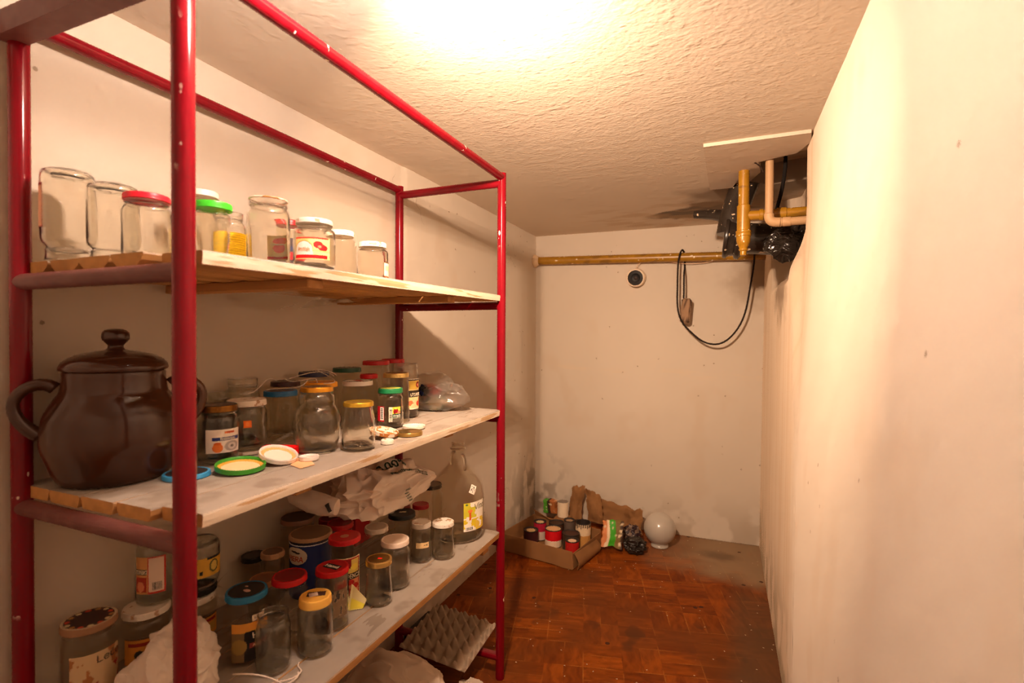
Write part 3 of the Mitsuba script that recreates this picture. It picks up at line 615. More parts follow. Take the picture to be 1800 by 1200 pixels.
for k in range(5): add(j + '__glass_rib', move(tube([(.0428 * math.cos(a), .0428 * math.sin(a), 0) for a in np.linspace(0, 2 * np.pi, 41)], .0009, 6, False), (X, Y, zm(Y) + .012 + .007 * k)), 'mat_glass', smooth=True)
X, Y = -.955, 1.313
j = jar('glass_jar', 'small jar with a green lid, red barcode label and berry label', X, Y, zm(Y), .080, .121, 'straight', .90, (srgb(196, 190, 90), srgb(26, 120, 70)), group=GM, base=True)
def art_code(u, v):
    c = paint(len(u), srgb(186, 18, 36)); b = v.copy()
    rect(c, u, v, .5, .94, .08, .95, WHITE); k = (v * 22).astype(int); c[(u > .58) & (u < .88) & (v > .12) & (v < .92) & (k % 2 == 0)] = BLACK
    return c
label_patch(j + '__label', X, Y, .040, zm(Y) + .022, zm(Y) + .068, toward(X, Y, -.85), .75, art_code, 30, 44)
def art_berry(u, v):
    c = paint(len(u), srgb(226, 216, 190)); rect(c, u, v, .3, 1, .55, 1, srgb(220, 206, 70)); oval(c, u, v, .48, .70, .12, .16, DRED); oval(c, u, v, .66, .72, .11, .15, srgb(150, 20, 24)); oval(c, u, v, .85, .62, .14, .12, srgb(226, 130, 100))
    rect(c, u, v, .3, 1, .28, .54, DGREEN); rect(c, u, v, .3, 1, 0, .27, srgb(90, 80, 66)); k = (v * 30).astype(int); c[(u < .26) & (k % 2 == 0) & (v < .85) & (u > .05)] = BLACK; return c
pa = toward(X, Y, .35)
label_patch(j + '__label', X, Y, .040, zm(Y) + .020, zm(Y) + .066, pa, .95, art_berry, 44, 48)
text_on_cylinder(j + '__label__lettering', 'RYBÍZ', .0406, X, Y, zm(Y) + .0385, pa + .16, .006, WHITE, True)
X, Y = -.851, 1.037
j = jar('glass_jar', 'waisted empty jar with a shiny yellow-gold lid at the shelf edge', X, Y, zm(Y), .082, .120, 'waist', .86, (srgb(206, 160, 50), srgb(242, 196, 70)), 'mat_metal', group=GM, lid_t=.012, base=True)

# loose lids and scraps on the middle shelf
def loose(label, x, y, r, t, inside, side, gasket, tilt=(0, 0), dz=0.0, mat='mat_paint', cat='lid'):
    k = thing('jar_lid', label, cat); m, c = lid_in_hand(r, t, inside, side, gasket); m = outward(m)
    m = move(m, (0, 0, 0), rx=tilt[0], ry=tilt[1]); lo = np.asarray(m.vertices)[:, 2].min()
    add(k, move(m, (x, y, zm(y) - lo + dz + .0006)), mat, smooth=True, **({'color': c} if mat in ('mat_paint', 'mat_print') else {})); return k
loose('large upturned lid with a green rim and golden inside at the shelf edge', -.948, .776, .0485, .011, srgb(240, 214, 160), srgb(60, 150, 40), srgb(226, 170, 70), (.03, .10), .0)
loose('upturned white lid leaning on the green-rimmed lid', -.930, .858, .041, .010, srgb(236, 226, 206), srgb(232, 222, 210), srgb(216, 176, 110), (.02, .32), .0)
loose('small white plastic ring lid in front of the red box', -.882, .902, .0215, .009, srgb(232, 214, 196), srgb(240, 230, 220), srgb(226, 206, 190))
k = thing('jar_lid', 'clear plastic lid leaning behind the small red box', 'lid'); m = lathe([[(0, 0), (.030, 0), (.032, .002), (.032, .010)]], 36)
add(k, move(m, (-1.055, 1.000, zm(1.0) + .0158), rx=.2, ry=-.45), 'mat_cling', smooth=40)
k = thing('small_box', 'small bright red box between the lids and the bellied jar', 'box')
bm = bevel_box((-.041, -.013, 0), (.041, .013, .021), .0015); add(k, move(bm, (-.984, .915, zm(.93)), rz=.36), 'mat_print', color=np.tile(srgb(236, 6, 10), (len(bm.vertices), 1)))
k = thing('paper_scrap', 'peach-coloured paper scrap lying flat at the shelf edge', 'paper')
poly = Polygon([(-.884, .850), (-.918, .900), (-.900, .918), (-.838, .874), (-.842, .836)]); pm = trimesh.creation.extrude_polygon(poly, .0008, engine='earcut')
add(k, move(pm, (0, 0, zm(.87))), 'mat_print', color=np.tile(srgb(232, 178, 130), (len(pm.vertices), 1)))
loose('upturned rusty orange lid resting beside the waisted jar', -.868, 1.168, .036, .010, srgb(226, 170, 90), srgb(240, 226, 206), srgb(200, 100, 40), (.0, .22), .004, 'mat_rust')
k = thing('jar_lid', 'flat bronze lid with a dull top at the shelf edge', 'lid'); m, c = lid_mesh(.0385, .011, srgb(150, 118, 66), srgb(196, 160, 90)); add(k, move(m, (-.832, 1.232, zm(1.23))), 'mat_metal', smooth=True, color=c)
loose('upturned white lid with rust stains behind the bronze lid', -.872, 1.318, .034, .009, srgb(232, 206, 176), srgb(236, 226, 210), srgb(190, 120, 70), (0, .0), 0, 'mat_lid_white')
k = thing('jar_lid', 'small white screw cap beside the waisted jar', 'lid'); m, c = lid_mesh(.017, .012, WHITE, WHITE); add(k, move(m, (-.818, 1.112, zm(1.1))), 'mat_lid_white', smooth=True)
# white strings across the jar lids
def string_thing(label, paths, r=.0012, mat='mat_matte', col=srgb(214, 200, 184), name='string'):
    k = thing(name, label, 'string'); m = cat_mesh([tube(curve(p, 50), r, 6) for p in paths]); add(k, m, mat, smooth=True, color=np.tile(col, (len(m.vertices), 1)))
z6 = zm(1.1) + .1555
string_thing('thin white strings lying over the blue-lidded and gold-lidded jars', [
    [(-1.165, .965, zm(1) + .128), (-1.15, .995, zm(1) + .143), (-1.165, 1.04, zm(1) + .1635), (-1.17, 1.075, zm(1) + .157)],
    [(-1.165, 1.10, z6 + .004), (-1.13, 1.12, z6 - .002), (-1.11, 1.14, z6 + .003), (-1.07, 1.125, z6 - .008)],
    [(-1.18, 1.13, z6 + .002), (-1.15, 1.18, z6 + .016), (-1.13, 1.21, z6 + .018), (-1.09, 1.215, z6 + .006)],
    [(-1.04, 1.12, z6 - .006), (-1.10, 1.18, z6 + .017), (-1.14, 1.20, z6 + .026), (-1.10, 1.22, z6 + .016), (-1.08, 1.215, z6 + .008)],
    [(-1.16, 1.03, zm(1) + .1352), (-1.13, 1.07, zm(1) + .137), (-1.10, 1.09, zm(1) + .142), (-1.10, 1.12, z6 + .002)]])

# --- crumpled bags
def crumple(center, size, seed, amp=.28, sub=5, flat=None, sharp=1.0, squash=None, freq=1.0):
    """A bag or cloth dropped in a heap: broad soft lobes with a few sharp fold lines between flat facets."""
    m = trimesh.creation.icosphere(subdivisions=sub); v = np.asarray(m.vertices).copy()
    r = np.random.default_rng(seed)
    ax = r.normal(size=(11, 3)); ax /= np.linalg.norm(ax, axis=1, keepdims=True)
    w = v + .30 * np.stack([meshkit.fbm(v * 1.6 + k * 9 + seed, 2, seed + k) - .5 for k in range(3)], 1)
    f1 = 1 - np.abs(2 * meshkit.noise(w * 1.7 * freq + seed * 7.3, seed) - 1)
    f2 = 1 - np.abs(2 * meshkit.noise(w * 3.4 * freq + seed * 3.1, seed + 5) - 1)
    lobes = np.max(w @ ax.T, axis=1)
    n3 = meshkit.noise(v * 1.3 * freq + seed, seed + 9)
    d = 1 + amp * (.9 * (lobes - .85) + .55 * (f1 ** 2.5 - .35) * sharp + .22 * (f2 ** 3 - .3) * sharp + .9 * (n3 - .5))
    v = v * d[:, None] * np.asarray(size)
    if flat is not None: v[:, 2] = np.maximum(v[:, 2], flat + .004 * (f2 - 1))
    v += np.asarray(center); return trimesh.Trimesh(v, m.faces, process=False)
bg = thing('plastic_bag', 'crumpled clear plastic bag of red and green scraps, right end of the middle shelf', 'bag')
bx, by, bz = -1.015, 1.676, zm(1.66)
bm = crumple((bx, by, bz + .054), (.120, .068, .072), 3, .34, 5, -.048)
add(bg + '__film', bm, 'mat_film', smooth=25)
def scrap(seed, c, s, cols):
    m = crumple(c, s, seed, .5, 3, None); v = np.asarray(m.vertices); k = meshkit.fbm(v * 60, 2, seed)
    cc = np.where((k > .5)[:, None], np.asarray(cols[0])[None], np.asarray(cols[1])[None]); return m, cc
for i, (c, s, cols) in enumerate((((bx - .02, by + .0, bz + .062), (.042, .024, .030), (srgb(190, 60, 46), srgb(150, 90, 70))), ((bx - .045, by + .035, bz + .045), (.04, .03, .034), (srgb(110, 120, 70), srgb(170, 160, 120))),
                                  ((bx + .02, by - .02, bz + .026), (.045, .036, .022), (srgb(120, 130, 90), srgb(200, 180, 150))), ((bx - .02, by - .050, bz + .075), (.018, .016, .020), (BLACK, NAVY)), ((bx + .035, by + .03, bz + .022), (.040, .030, .018), (srgb(226, 200, 180), srgb(206, 170, 140))))):
    m, cc = scrap(20 + i, c, s, cols); add(bg + '__paper_scrap', m, 'mat_print', smooth=20, color=cc)

# --- bottom shelf
X, Y = -1.19, .622
j = jar('glass_jar', 'large jar with a floral-patterned dark lid and vegetable label by the near wall post', X, Y, zb(Y), .095, .166, 'straight', .94, (srgb(60, 34, 28), srgb(150, 110, 80), srgb(190, 170, 140)), 'mat_print', group=GB, glass='mat_glass_dark')
for k in range(14):
    a = k * .45; m, c = lathe([[(.0055, 0), (.003, .0006), (0, .0008)]], 8, [(srgb(190, 60, 30), srgb(206, 190, 150), srgb(170, 120, 60))[k % 3]])
    add(j + '__lid__flower_print', move(m, (X + .036 * math.cos(a), Y + .036 * math.sin(a), zb(Y) + .1645)), 'mat_print', smooth=True, color=c)
def art_leco(u, v):
    g = meshkit.fbm(np.stack([u * 6, v * 5, 0 * u], 1), 3, 4); c = paint(len(u), srgb(206, 180, 140)); c[g > .55] = srgb(170, 110, 60); c[(g > .52) & (u > .45) & (v < .6)] = srgb(160, 36, 24); bars(c, u, v, .05, .32, .02, .2); return c
pa = toward(X, Y, .25); label_patch(j + '__label', X, Y, .0475, zb(Y) + .02, zb(Y) + .112, pa, 1.9, art_leco, 64, 48)
text_on_cylinder(j + '__label__lettering', 'Lečo', .048, X, Y, zb(Y) + .098, pa + .45, .014, srgb(60, 40, 26), False, squeeze=1.1)
X, Y = -1.19, .733
j = jar('glass_jar', 'jar with a white lid and orange olive label carrying another jar, left of front post', X, Y, zb(Y), .094, .138, 'straight', .92, LW, 'mat_lid_white', group=GB, glass='mat_glass_dark')
def art_olive(u, v):
    c = paint(len(u), srgb(206, 140, 50)); rect(c, u, v, .1, .95, .70, .84, srgb(150, 36, 20)); oval(c, u, v, .32, .38, .10, .17, srgb(50, 50, 44)); oval(c, u, v, .44, .34, .10, .16, srgb(70, 64, 50)); rect(c, u, v, .5, .95, .2, .6, srgb(190, 150, 70)); rect(c, u, v, 0, 1, .95, 1, BROWN); return c
label_patch(j + '__label', X, Y, .047, zb(Y) + .030, zb(Y) + .086, toward(X, Y, .1), 2.1, art_olive, 60, 36)
X, Y, Z3 = -1.195, .760, zb(.7) + .1385
j = jar('glass_jar', 'jar with a barcode label stacked on the white-lidded olive jar', X, Y, Z3, .086, .158, 'straight', .86, None, group=GB, glass='mat_glass_dark')
def art_bar(u, v):
    c = paint(len(u), srgb(206, 150, 90)); rect(c, u, v, .45, 1, 0, 1, srgb(190, 40, 24)); rect(c, u, v, .49, .95, .06, .97, srgb(222, 200, 180)); k = (u * 60).astype(int); c[(u > .6) & (u < .88) & (v > .1) & (v < .3) & (k % 2 == 0)] = BLACK
    rect(c, u, v, 0, .42, .52, .68, BLACK); rect(c, u, v, 0, .42, .05, .45, srgb(170, 50, 30)); oval(c, u, v, .2, .2, .14, .14, srgb(220, 140, 100)); return c
pa = toward(X, Y, -.35); label_patch(j + '__label', X, Y, .043, Z3 + .030, Z3 + .112, pa, 1.45, art_bar, 64, 48)
text_on_cylinder(j + '__label__lettering', 'UTOPENCI', .0436, X, Y, Z3 + .079, pa - .40, .008, CREAM, True, squeeze=.5)
X, Y = -1.19, .843
j = jar('glass_jar', 'jar with a white lid carrying the upside-down jar, just right of the front post', X, Y, zb(Y), .100, .112, 'straight', .88, LW, 'mat_lid_white', group=GB, glass='mat_glass_dark')
label_patch(j + '__label', X, Y, .050, zb(Y) + .020, zb(Y) + .066, toward(X, Y, .1), 2.2, art_olive, 48, 32)
X, Y, Z5 = -1.185, .855, zb(.8) + .1125
j = jar('glass_jar', 'upside-down jar with a yellow pickle label on a white-lidded jar', X, Y, Z5, .088, .128, 'straight', .80, (DGREEN, BLACK), flip=True, group=GB, glass='mat_glass_dark')
def art_pickle(u, v):
    c = paint(len(u), srgb(214, 166, 60)); oval(c, u, v, .70, .5, .14, .34, srgb(90, 84, 40)); oval(c, u, v, .70, .5, .10, .25, srgb(206, 180, 90)); rect(c, u, v, .5, 1, .88, 1, BLACK); rect(c, u, v, .3, .4, .15, .35, BLACK); return c
label_patch(j + '__label', X, Y, .044, Z5 + .048, Z5 + .094, toward(X, Y, .35), 1.9, art_pickle, 48, 32)
X, Y = -1.015, .846
j = jar('glass_jar', 'jar with a black lid with blue rim and an orange and black label', X, Y, zb(Y), .092, .155, 'waist', .96, (srgb(20, 17, 17), srgb(28, 110, 150), srgb(28, 110, 150)), group=GB, lid_r=.0445)
for dx, dy, sx, sy in ((.004, -.002, .010, .006), (-.014, .012, .005, .003)):
    m = move(lathe([[(1, 0), (.8, .0006), (0, .0008)]], 10), (0, 0, 0)); m.vertices[:] = np.asarray(m.vertices) * [sx, sy, 1] + [X + dx, Y + dy, zb(Y) + .1535]; add(j + '__lid__paper_remnant', m, 'mat_print', smooth=True, color=np.tile(srgb(200, 160, 140), (len(m.vertices), 1)))
def art_h(u, v):
    c = paint(len(u), srgb(120, 96, 60)); rect(c, u, v, 0, 1, .76, 1, srgb(216, 150, 60)); rect(c, u, v, .32, 1, 0, .74, srgb(26, 20, 20)); rect(c, u, v, .45, 1, .34, .46, srgb(130, 50, 44)); rect(c, u, v, .36, .84, .52, .78, srgb(12, 10, 12)); oval(c, u, v, .2, .4, .2, .2, srgb(150, 120, 60)); return c
pa = toward(X, Y, .20); label_patch(j + '__label', X, Y, .046, zb(Y) + .012, zb(Y) + .098, pa, 1.8, art_h, 48, 48)
text_on_cylinder(j + '__label__lettering', 'H', .0466, X, Y, zb(Y) + .068, pa + .16, .013, WHITE, True, tilt=.12)
text_on_cylinder(j + '__label__lettering', 'ASO', .0466, X, Y, zb(Y) + .0465, pa + .24, .006, srgb(226, 190, 170), True)
def art_price(u, v):
    c = paint(len(u), srgb(226, 210, 190)); k = (u * 12).astype(int); c[(v > .3) & (v < .7) & (k % 2 == 0) & (u > .15) & (u < .85)] = srgb(120, 100, 90); return c
label_patch(j + '__price_sticker', X, Y, .0468, zb(Y) + .099, zb(Y) + .112, pa + .36, .62, art_price, 26, 10, rfun=lambda z: np.full_like(z, .0448))
jar('glass_jar', 'empty open jar with a threaded mouth in front of the blue-rimmed lid', -.924, .838, zb(.83), .074, .127, 'straight', .88, None, group=GB, base=True)
X, Y = -.884, .924
j = jar('glass_jar', 'empty jar with a wrinkled yellow lid with a torn brown and white sticker', X, Y, zb(Y), .080, .131, 'tall', .86, (srgb(216, 160, 66), srgb(236, 180, 80)), group=GB, lid_t=.020, base=True)
m = bevel_box((-.020, -.010, 0), (.022, .010, .0008), .0003); add(j + '__lid__sticker', move(m, (X - .004, Y + .006, zb(Y) + .1295), rz=.6), 'mat_print', color=np.tile(srgb(60, 34, 24), (len(m.vertices), 1)))
m = bevel_box((-.010, -.009, 0), (.010, .009, .0006), .0003); add(j + '__lid__sticker', move(m, (X - .006, Y + .0, zb(Y) + .1304), rz=.9), 'mat_print', color=np.tile(srgb(206, 180, 160), (len(m.vertices), 1)))
jar('glass_jar', 'jar with a plain red lid behind the empty open jar', -.975, .934, zb(.93), .084, .158, 'straight', .92, (srgb(120, 10, 14), srgb(190, 14, 20)), group=GB)
X, Y = -.922, 1.022
j = jar('glass_jar', 'jar with a red lid bearing a black name plate', X, Y, zb(Y), .083, .152, 'tall', .94, (srgb(170, 12, 20), srgb(190, 12, 20)), group=GB, base=True)
m = bevel_box((-.0225, -.011, 0), (.0225, .011, .0007), .0003); ta = va_l = math.atan2(-Y, -X) + math.pi / 2 - .75
add(j + '__lid__name_plate', move(m, (X, Y, zb(Y) + .1503), rz=ta), 'mat_print', color=np.tile(BLACK, (len(m.vertices), 1)))
text_on_disc(j + '__lid__lettering', 'Hamé', X, Y, zb(Y) + .1511, ta, .011, WHITE, True)
def art_faded(u, v):
    g = meshkit.fbm(np.stack([u * 7, v * 6, 0 * u], 1), 3, 8); c = paint(len(u), srgb(140, 116, 84)); c[g > .5] = srgb(112, 86, 60); c[g < .40] = srgb(60, 50, 40); return c
label_patch(j + '__label', X, Y, .0412, zb(Y) + .035, zb(Y) + .105, toward(X, Y, .45), 1.2, art_faded, 32, 32)
X, Y = -.984, 1.140
j = jar('glass_jar', 'tall jar with a red lid and a framed red and yellow sausage label', X, Y, zb(Y), .088, .178, 'tall', .95, (srgb(186, 14, 20), srgb(206, 16, 24)), group=GB)
m, c = lathe([[(.012, 0), (.0085, .0004), (0, .0006)]], 20, [srgb(190, 130, 100)]); add(j + '__lid__emblem', move(m, (X, Y, zb(Y) + .1763)), 'mat_print', smooth=True, color=c)
def art_frame(u, v):
    c = paint(len(u), srgb(246, 226, 190)); rect(c, u, v, .04, .96, .02, .975, srgb(170, 20, 26)); rect(c, u, v, .08, .92, .05, .95, srgb(236, 210, 110)); rect(c, u, v, .08, .60, .72, .95, DRED); oval(c, u, v, .72, .74, .15, .08, srgb(250, 226, 90))
    rect(c, u, v, .04, .96, .44, .60, BLACK); rect(c, u, v, .08, .92, .05, .43, srgb(226, 150, 110))
    for a, b in ((.3, .3), (.55, .36), (.75, .25), (.45, .16)): oval(c, u, v, a, b, .16, .07, srgb(196, 36, 30))
    rect(c, u, v, .08, .92, .05, .10, srgb(200, 90, 70)); return c
pa = toward(X, Y, .25); label_patch(j + '__label', X, Y, .044, zb(Y) + .022, zb(Y) + .130, pa, 1.7, art_frame, 64, 64)
text_on_cylinder(j + '__label__lettering', 'UTOPENCI', .0446, X, Y, zb(Y) + .078, pa, .0115, CREAM, True, squeeze=.78)
# blue tin
X, Y = -1.105, 1.137
t = thing('margarine_tin', 'dark blue round tin with a beige plastic lid and oval emblem', 'tin')
m, c = lathe([[(0, 0), (.056, 0), (.0575, .002)], [(.0575, .002), (.0575, .150)], [(.0575, .150), (.0582, .151), (.0575, .153)], [(.0575, .153), (.0575, .166), (.055, .167), (0, .167)]], 56, [srgb(30, 40, 80), srgb(26, 42, 100), srgb(200, 200, 206), srgb(26, 26, 46)])
add(t + '__body', outward(move(m, (X, Y, zb(Y)))), 'mat_paint', smooth=True, color=c)
m, c = lid_mesh(.0592, .011, srgb(120, 92, 62), srgb(168, 128, 92)); add(t + '__lid', move(m, (X, Y, zb(Y) + .160)), 'mat_paint', smooth=True, color=c)
def art_tin(u, v):
    c = paint(len(u), srgb(26, 42, 100)); oval(c, u, v, .5, .5, .5, .5, srgb(200, 186, 166)); oval(c, u, v, .42, .74, .16, .05, BLACK); oval(c, u, v, .60, .68, .12, .05, BLACK); return c
pa = toward(X, Y, -.78); label_patch(t + '__emblem', X, Y, .0577, zb(Y) + .098, zb(Y) + .147, pa, 1.25, art_tin, 64, 40)
text_on_cylinder(t + '__emblem__lettering', 'HERA', .0583, X, Y, zb(Y) + .115, pa, .014, srgb(176, 70, 44), True)
jar('glass_jar', 'small jar with a beige lid left of the blue tin', -1.165, 1.056, zb(1.05), .064, .137, 'straight', .92, (srgb(110, 80, 54), srgb(176, 136, 100)), group=GB, glass='mat_glass_dark')
jar('glass_jar', 'small dark jar with a black lid against the wall, left of the beige-lidded jar', -1.233, 1.05, zb(1.05), .062, .118, 'straight', .96, (srgb(50, 36, 30), BLACK), group=GB, glass='mat_glass_dark')
jar('glass_jar', 'low jar with a brown lid behind the blue-rimmed lid', -1.095, .965, zb(.96), .074, .115, 'straight', .92, (srgb(110, 66, 34), srgb(150, 96, 50)), group=GB, glass='mat_glass_dark')
jar('glass_jar', 'big jar with a dark patterned lid behind the blue tin', -1.207, 1.19, zb(1.19), .100, .185, 'straight', .95, (srgb(60, 36, 24), srgb(130, 90, 66), srgb(70, 40, 28)), group=GB, glass='mat_glass_dark')
jar('glass_jar', 'slim jar with a dull red lid just behind the blue tin', -1.163, 1.276, zb(1.27), .066, .158, 'tall', .92, (srgb(100, 14, 14), srgb(150, 18, 18)), group=GB, glass='mat_glass_dark')
jar('glass_bottle', 'small dark bottle with a green cap against the wall under the white bag', -1.232, 1.305, zb(1.3), .046, .172, 'tall', .75, (srgb(20, 30, 20), srgb(24, 44, 30)), group=GB, glass='mat_glass_dark', cat='bottle')
X, Y = -1.09, 1.243
j = jar('glass_jar', 'jar with a red lid half under the white carrier bag', X, Y, zb(Y), .080, .166, 'straight', .94, (srgb(130, 8, 12), srgb(180, 12, 18)), group=GB, glass='mat_glass_dark')
X, Y = -.884, 1.163
j = jar('glass_jar', 'tapered jar with a gold lid with a red sticker and yellow paper leaning on it', X, Y, zb(Y), .076, .122, 'cone', .90, (srgb(150, 108, 44), srgb(232, 190, 110)), 'mat_metal', group=GB, base=True)
m = bevel_box((-.006, -.0035, 0), (.006, .0035, .0007), .0003); add(j + '__lid__sticker', move(m, (X + .002, Y + .002, zb(Y) + .1205), rz=.3), 'mat_print', color=np.tile(srgb(246, 30, 20), (len(m.vertices), 1)))
def leaf(u, v): return np.stack([-.930 + .030 * u + .026 * v * 0, 1.088 + .026 * u + .018 * v, zb(1) + .001 + .066 * v * (1 - .75 * u) ], 1)
sm, su_, sv_ = sheet(14, 14, leaf, .0005); cc = np.tile(srgb(216, 200, 60), (len(su_), 1)); cc[(sv_ > .5)] = srgb(214, 196, 140); cc[su_ < .08] = srgb(238, 226, 170); cc[(sv_ < .06)] = srgb(240, 228, 150)
k = thing('paper_leaflet', 'yellow printed paper leaning on the tapered jar', 'paper'); add(k, sm, 'mat_print', smooth=30, color=np.vstack([cc, cc]))
X, Y = -.900, 1.261
jar('glass_jar', 'jar with a clean white lid at the middle of the bottom shelf', X, Y, zb(Y), .088, .138, 'straight', .90, (srgb(216, 190, 166), srgb(232, 210, 190)), group=GB, base=True)
jar('glass_jar', 'ribbed jar with a white lid just below the tip of the carrier bag', -1.0, 1.303, zb(1.3), .075, .146, 'straight', .92, (srgb(180, 160, 140), srgb(206, 190, 170)), group=GB)
X, Y = -1.000, 1.440
j = jar('glass_jar', 'jar with a black lid with a small cream sticker in front of the bag', X, Y, zb(Y), .092, .146, 'straight', .94, (srgb(14, 16, 18), srgb(18, 22, 24)), group=GB)
m = bevel_box((-.012, -.004, 0), (.012, .004, .0007), .0003); add(j + '__lid__sticker', move(m, (X, Y + .004, zb(Y) + .1445), rz=.5), 'mat_print', color=np.tile(srgb(196, 176, 140), (len(m.vertices), 1)))
X, Y = -.921, 1.436
j = jar('glass_jar', 'jar with a worn cream lid and a handwritten paper strip', X, Y, zb(Y), .066, .128, 'straight', .92, LW, 'mat_lid_white', group=GB, lid_t=.017, base=True)
def art_strip(u, v):
    c = paint(len(u), srgb(232, 196, 140)); k = meshkit.noise(np.stack([u * 26, v * 4, 0 * u], 1)); c[(k > .6) & (v > .25) & (v < .75) & (u > .4) & (u < .85)] = srgb(50, 36, 24); return c
label_patch(j + '__label', X, Y, .033, zb(Y) + .050, zb(Y) + .068, toward(X, Y, .15), 1.35, art_strip, 40, 14)
jar('glass_jar', 'small jar with a glossy red lid between the bag and the cream-lidded jar', -1.0, 1.555, zb(1.55), .058, .140, 'tall', .95, (DRED, srgb(150, 14, 24)), group=GB)
jar('glass_jar', 'small jar with a matt red lid right beside the glossy red-lidded one', -1.07, 1.545, zb(1.54), .056, .126, 'tall', .95, (srgb(120, 16, 18), srgb(150, 20, 20)), group=GB)
X, Y = -.869, 1.489
jar('glass_jar', 'conical empty jar with a worn white lid beside the demijohn', X, Y, zb(Y), .078, .118, 'cone', .90, LW, 'mat_lid_white', group=GB, lid_t=.013, base=True)
jar('glass_jar', 'tall jar with a dark brown lid half behind the demijohn', -1.052, 1.705, zb(1.7), .094, .166, 'straight', .90, (srgb(60, 34, 22), srgb(40, 26, 22)), group=GB)
# demijohn
X, Y = -.908, 1.664
t = thing('demijohn', 'big clear glass demijohn with a small neck handle and a wine label', 'bottle')
pr = spline([(0, .016), (.05, .010), (.072, .001), (.080, .0005), (.088, .008), (.0945, .030), (.0955, .060), (.0955, .150), (.0935, .180), (.082, .213), (.062, .240), (.043, .258), (.033, .276), (.0275, .300), (.0262, .318), (.0265, .322), (.0285, .324), (.0285, .328), (.0245, .330), (.0235, .334), (.0235, .346), (.022, .348)], 120)
add(t + '__glass', move(lathe([pr], 60), (X, Y, zb(Y))), 'mat_glass', smooth=True)
bm = lathe([profile([(0, .002), (.074, .002), (.084, .006), (.090, .016), (.086, .018), (.074, .012), (.05, .0145), (0, .020)])], 48); add(t + '__thick_base', outward(move(bm, (X, Y, zb(Y) - .0008))), 'mat_glass_solid', smooth=40)
tr = lambda zc, rr, th: tube([(rr * math.cos(a), rr * math.sin(a), zc) for a in np.linspace(0, 2 * np.pi, 41)], th, 8, False)
add(t + '__collar', move(cat_mesh([tr(.325, .0270, .003), tr(.337, .0235, .0012), tr(.342, .0235, .0012), tr(.3475, .0228, .0014)]), (X, Y, zb(Y))), 'mat_glass_solid', smooth=True)
for off in (.55, .55 + math.pi):
    a = toward(X, Y, off); e = np.array([math.cos(a), math.sin(a), 0])
    path = curve([np.array([X, Y, zb(Y)]) + e * r_ + np.array([0, 0, z_]) for r_, z_ in ((.0275, .306), (.040, .300), (.047, .284), (.049, .266), (.046, .254))], 20)
    add(t + '__handle', outward(tube(path, .0055, 10)), 'mat_glass_solid', smooth=True)
def art_wine(u, v):
    c = paint(len(u), srgb(238, 228, 206)); g = meshkit.fbm(np.stack([u * 5, v * 5, 0 * u], 1), 3, 5)
    c[(u < .55) & (v > .45) & (g > .42)] = srgb(200, 190, 50); c[(v < .42) & (v > .10) & (g > .40)] = srgb(214, 186, 40); c[(v < .42) & (u > .5) & (g > .45)] = srgb(222, 190, 70)
    s = np.abs(u - .62 - .16 * np.sin(v * 9)) < .06; c[s & (v < .35) & (v > .08)] = srgb(240, 232, 220); rect(c, u, v, .22, .30, .38, .66, srgb(206, 90, 30)); oval(c, u, v, .26, .70, .10, .06, srgb(226, 130, 60)); oval(c, u, v, .12, .93, .05, .03, srgb(70, 110, 60))
    k = (u * 46).astype(int); rect(c, u, v, .06, .42, .0, .16, WHITE); c[(u > .1) & (u < .38) & (v > .03) & (v < .14) & (k % 2 == 0)] = BLACK; return c
pa = toward(X, Y, .72); label_patch(t + '__label', X, Y, .0957, zb(Y) + .047, zb(Y) + .148, pa, 1.02, art_wine, 90, 70)
text_on_cylinder(t + '__label__lettering', 'Víno', .0965, X, Y, zb(Y) + .130, pa + .22, .020, srgb(120, 110, 90), False)
def art_tag(u, v):
    c = paint(len(u), srgb(236, 222, 206)); k = meshkit.noise(np.stack([u * 13, v * 9, 0 * u], 1)); c[(k > .58) & (np.abs(u - .5) < .35) & (np.abs(v - .5) < .38)] = srgb(60, 48, 42); return c
def tagm():
    n = 16; u, v = np.meshgrid(np.linspace(0, 1, n), np.linspace(0, 1, n), indexing='ij'); u, v = u.ravel(), v.ravel()
    p, q = (u - .5) * .030, (v - .5) * .022; c_, s_ = math.cos(1.0), math.sin(1.0); sx, sz = p * c_ - q * s_, p * s_ + q * c_
    z = .192 + sz; rr = np.interp(z, pr[:, 1][40:], pr[:, 0][40:]) + .0012; a = toward(X, Y, .62) + sx / .085
    i, jj = np.meshgrid(np.arange(n - 1), np.arange(n - 1), indexing='ij'); i, jj = i.ravel(), jj.ravel(); f = np.stack([i * n + jj, (i + 1) * n + jj, (i + 1) * n + jj + 1, i * n + jj + 1], 1)
    add(t + '__sticker', trimesh.Trimesh(np.stack([X + rr * np.cos(a), Y + rr * np.sin(a), zb(Y) + z], 1), np.vstack([f[:, [0, 1, 2]], f[:, [0, 2, 3]]]), process=False), 'mat_print', smooth=True, color=art_tag(u, v))
tagm()

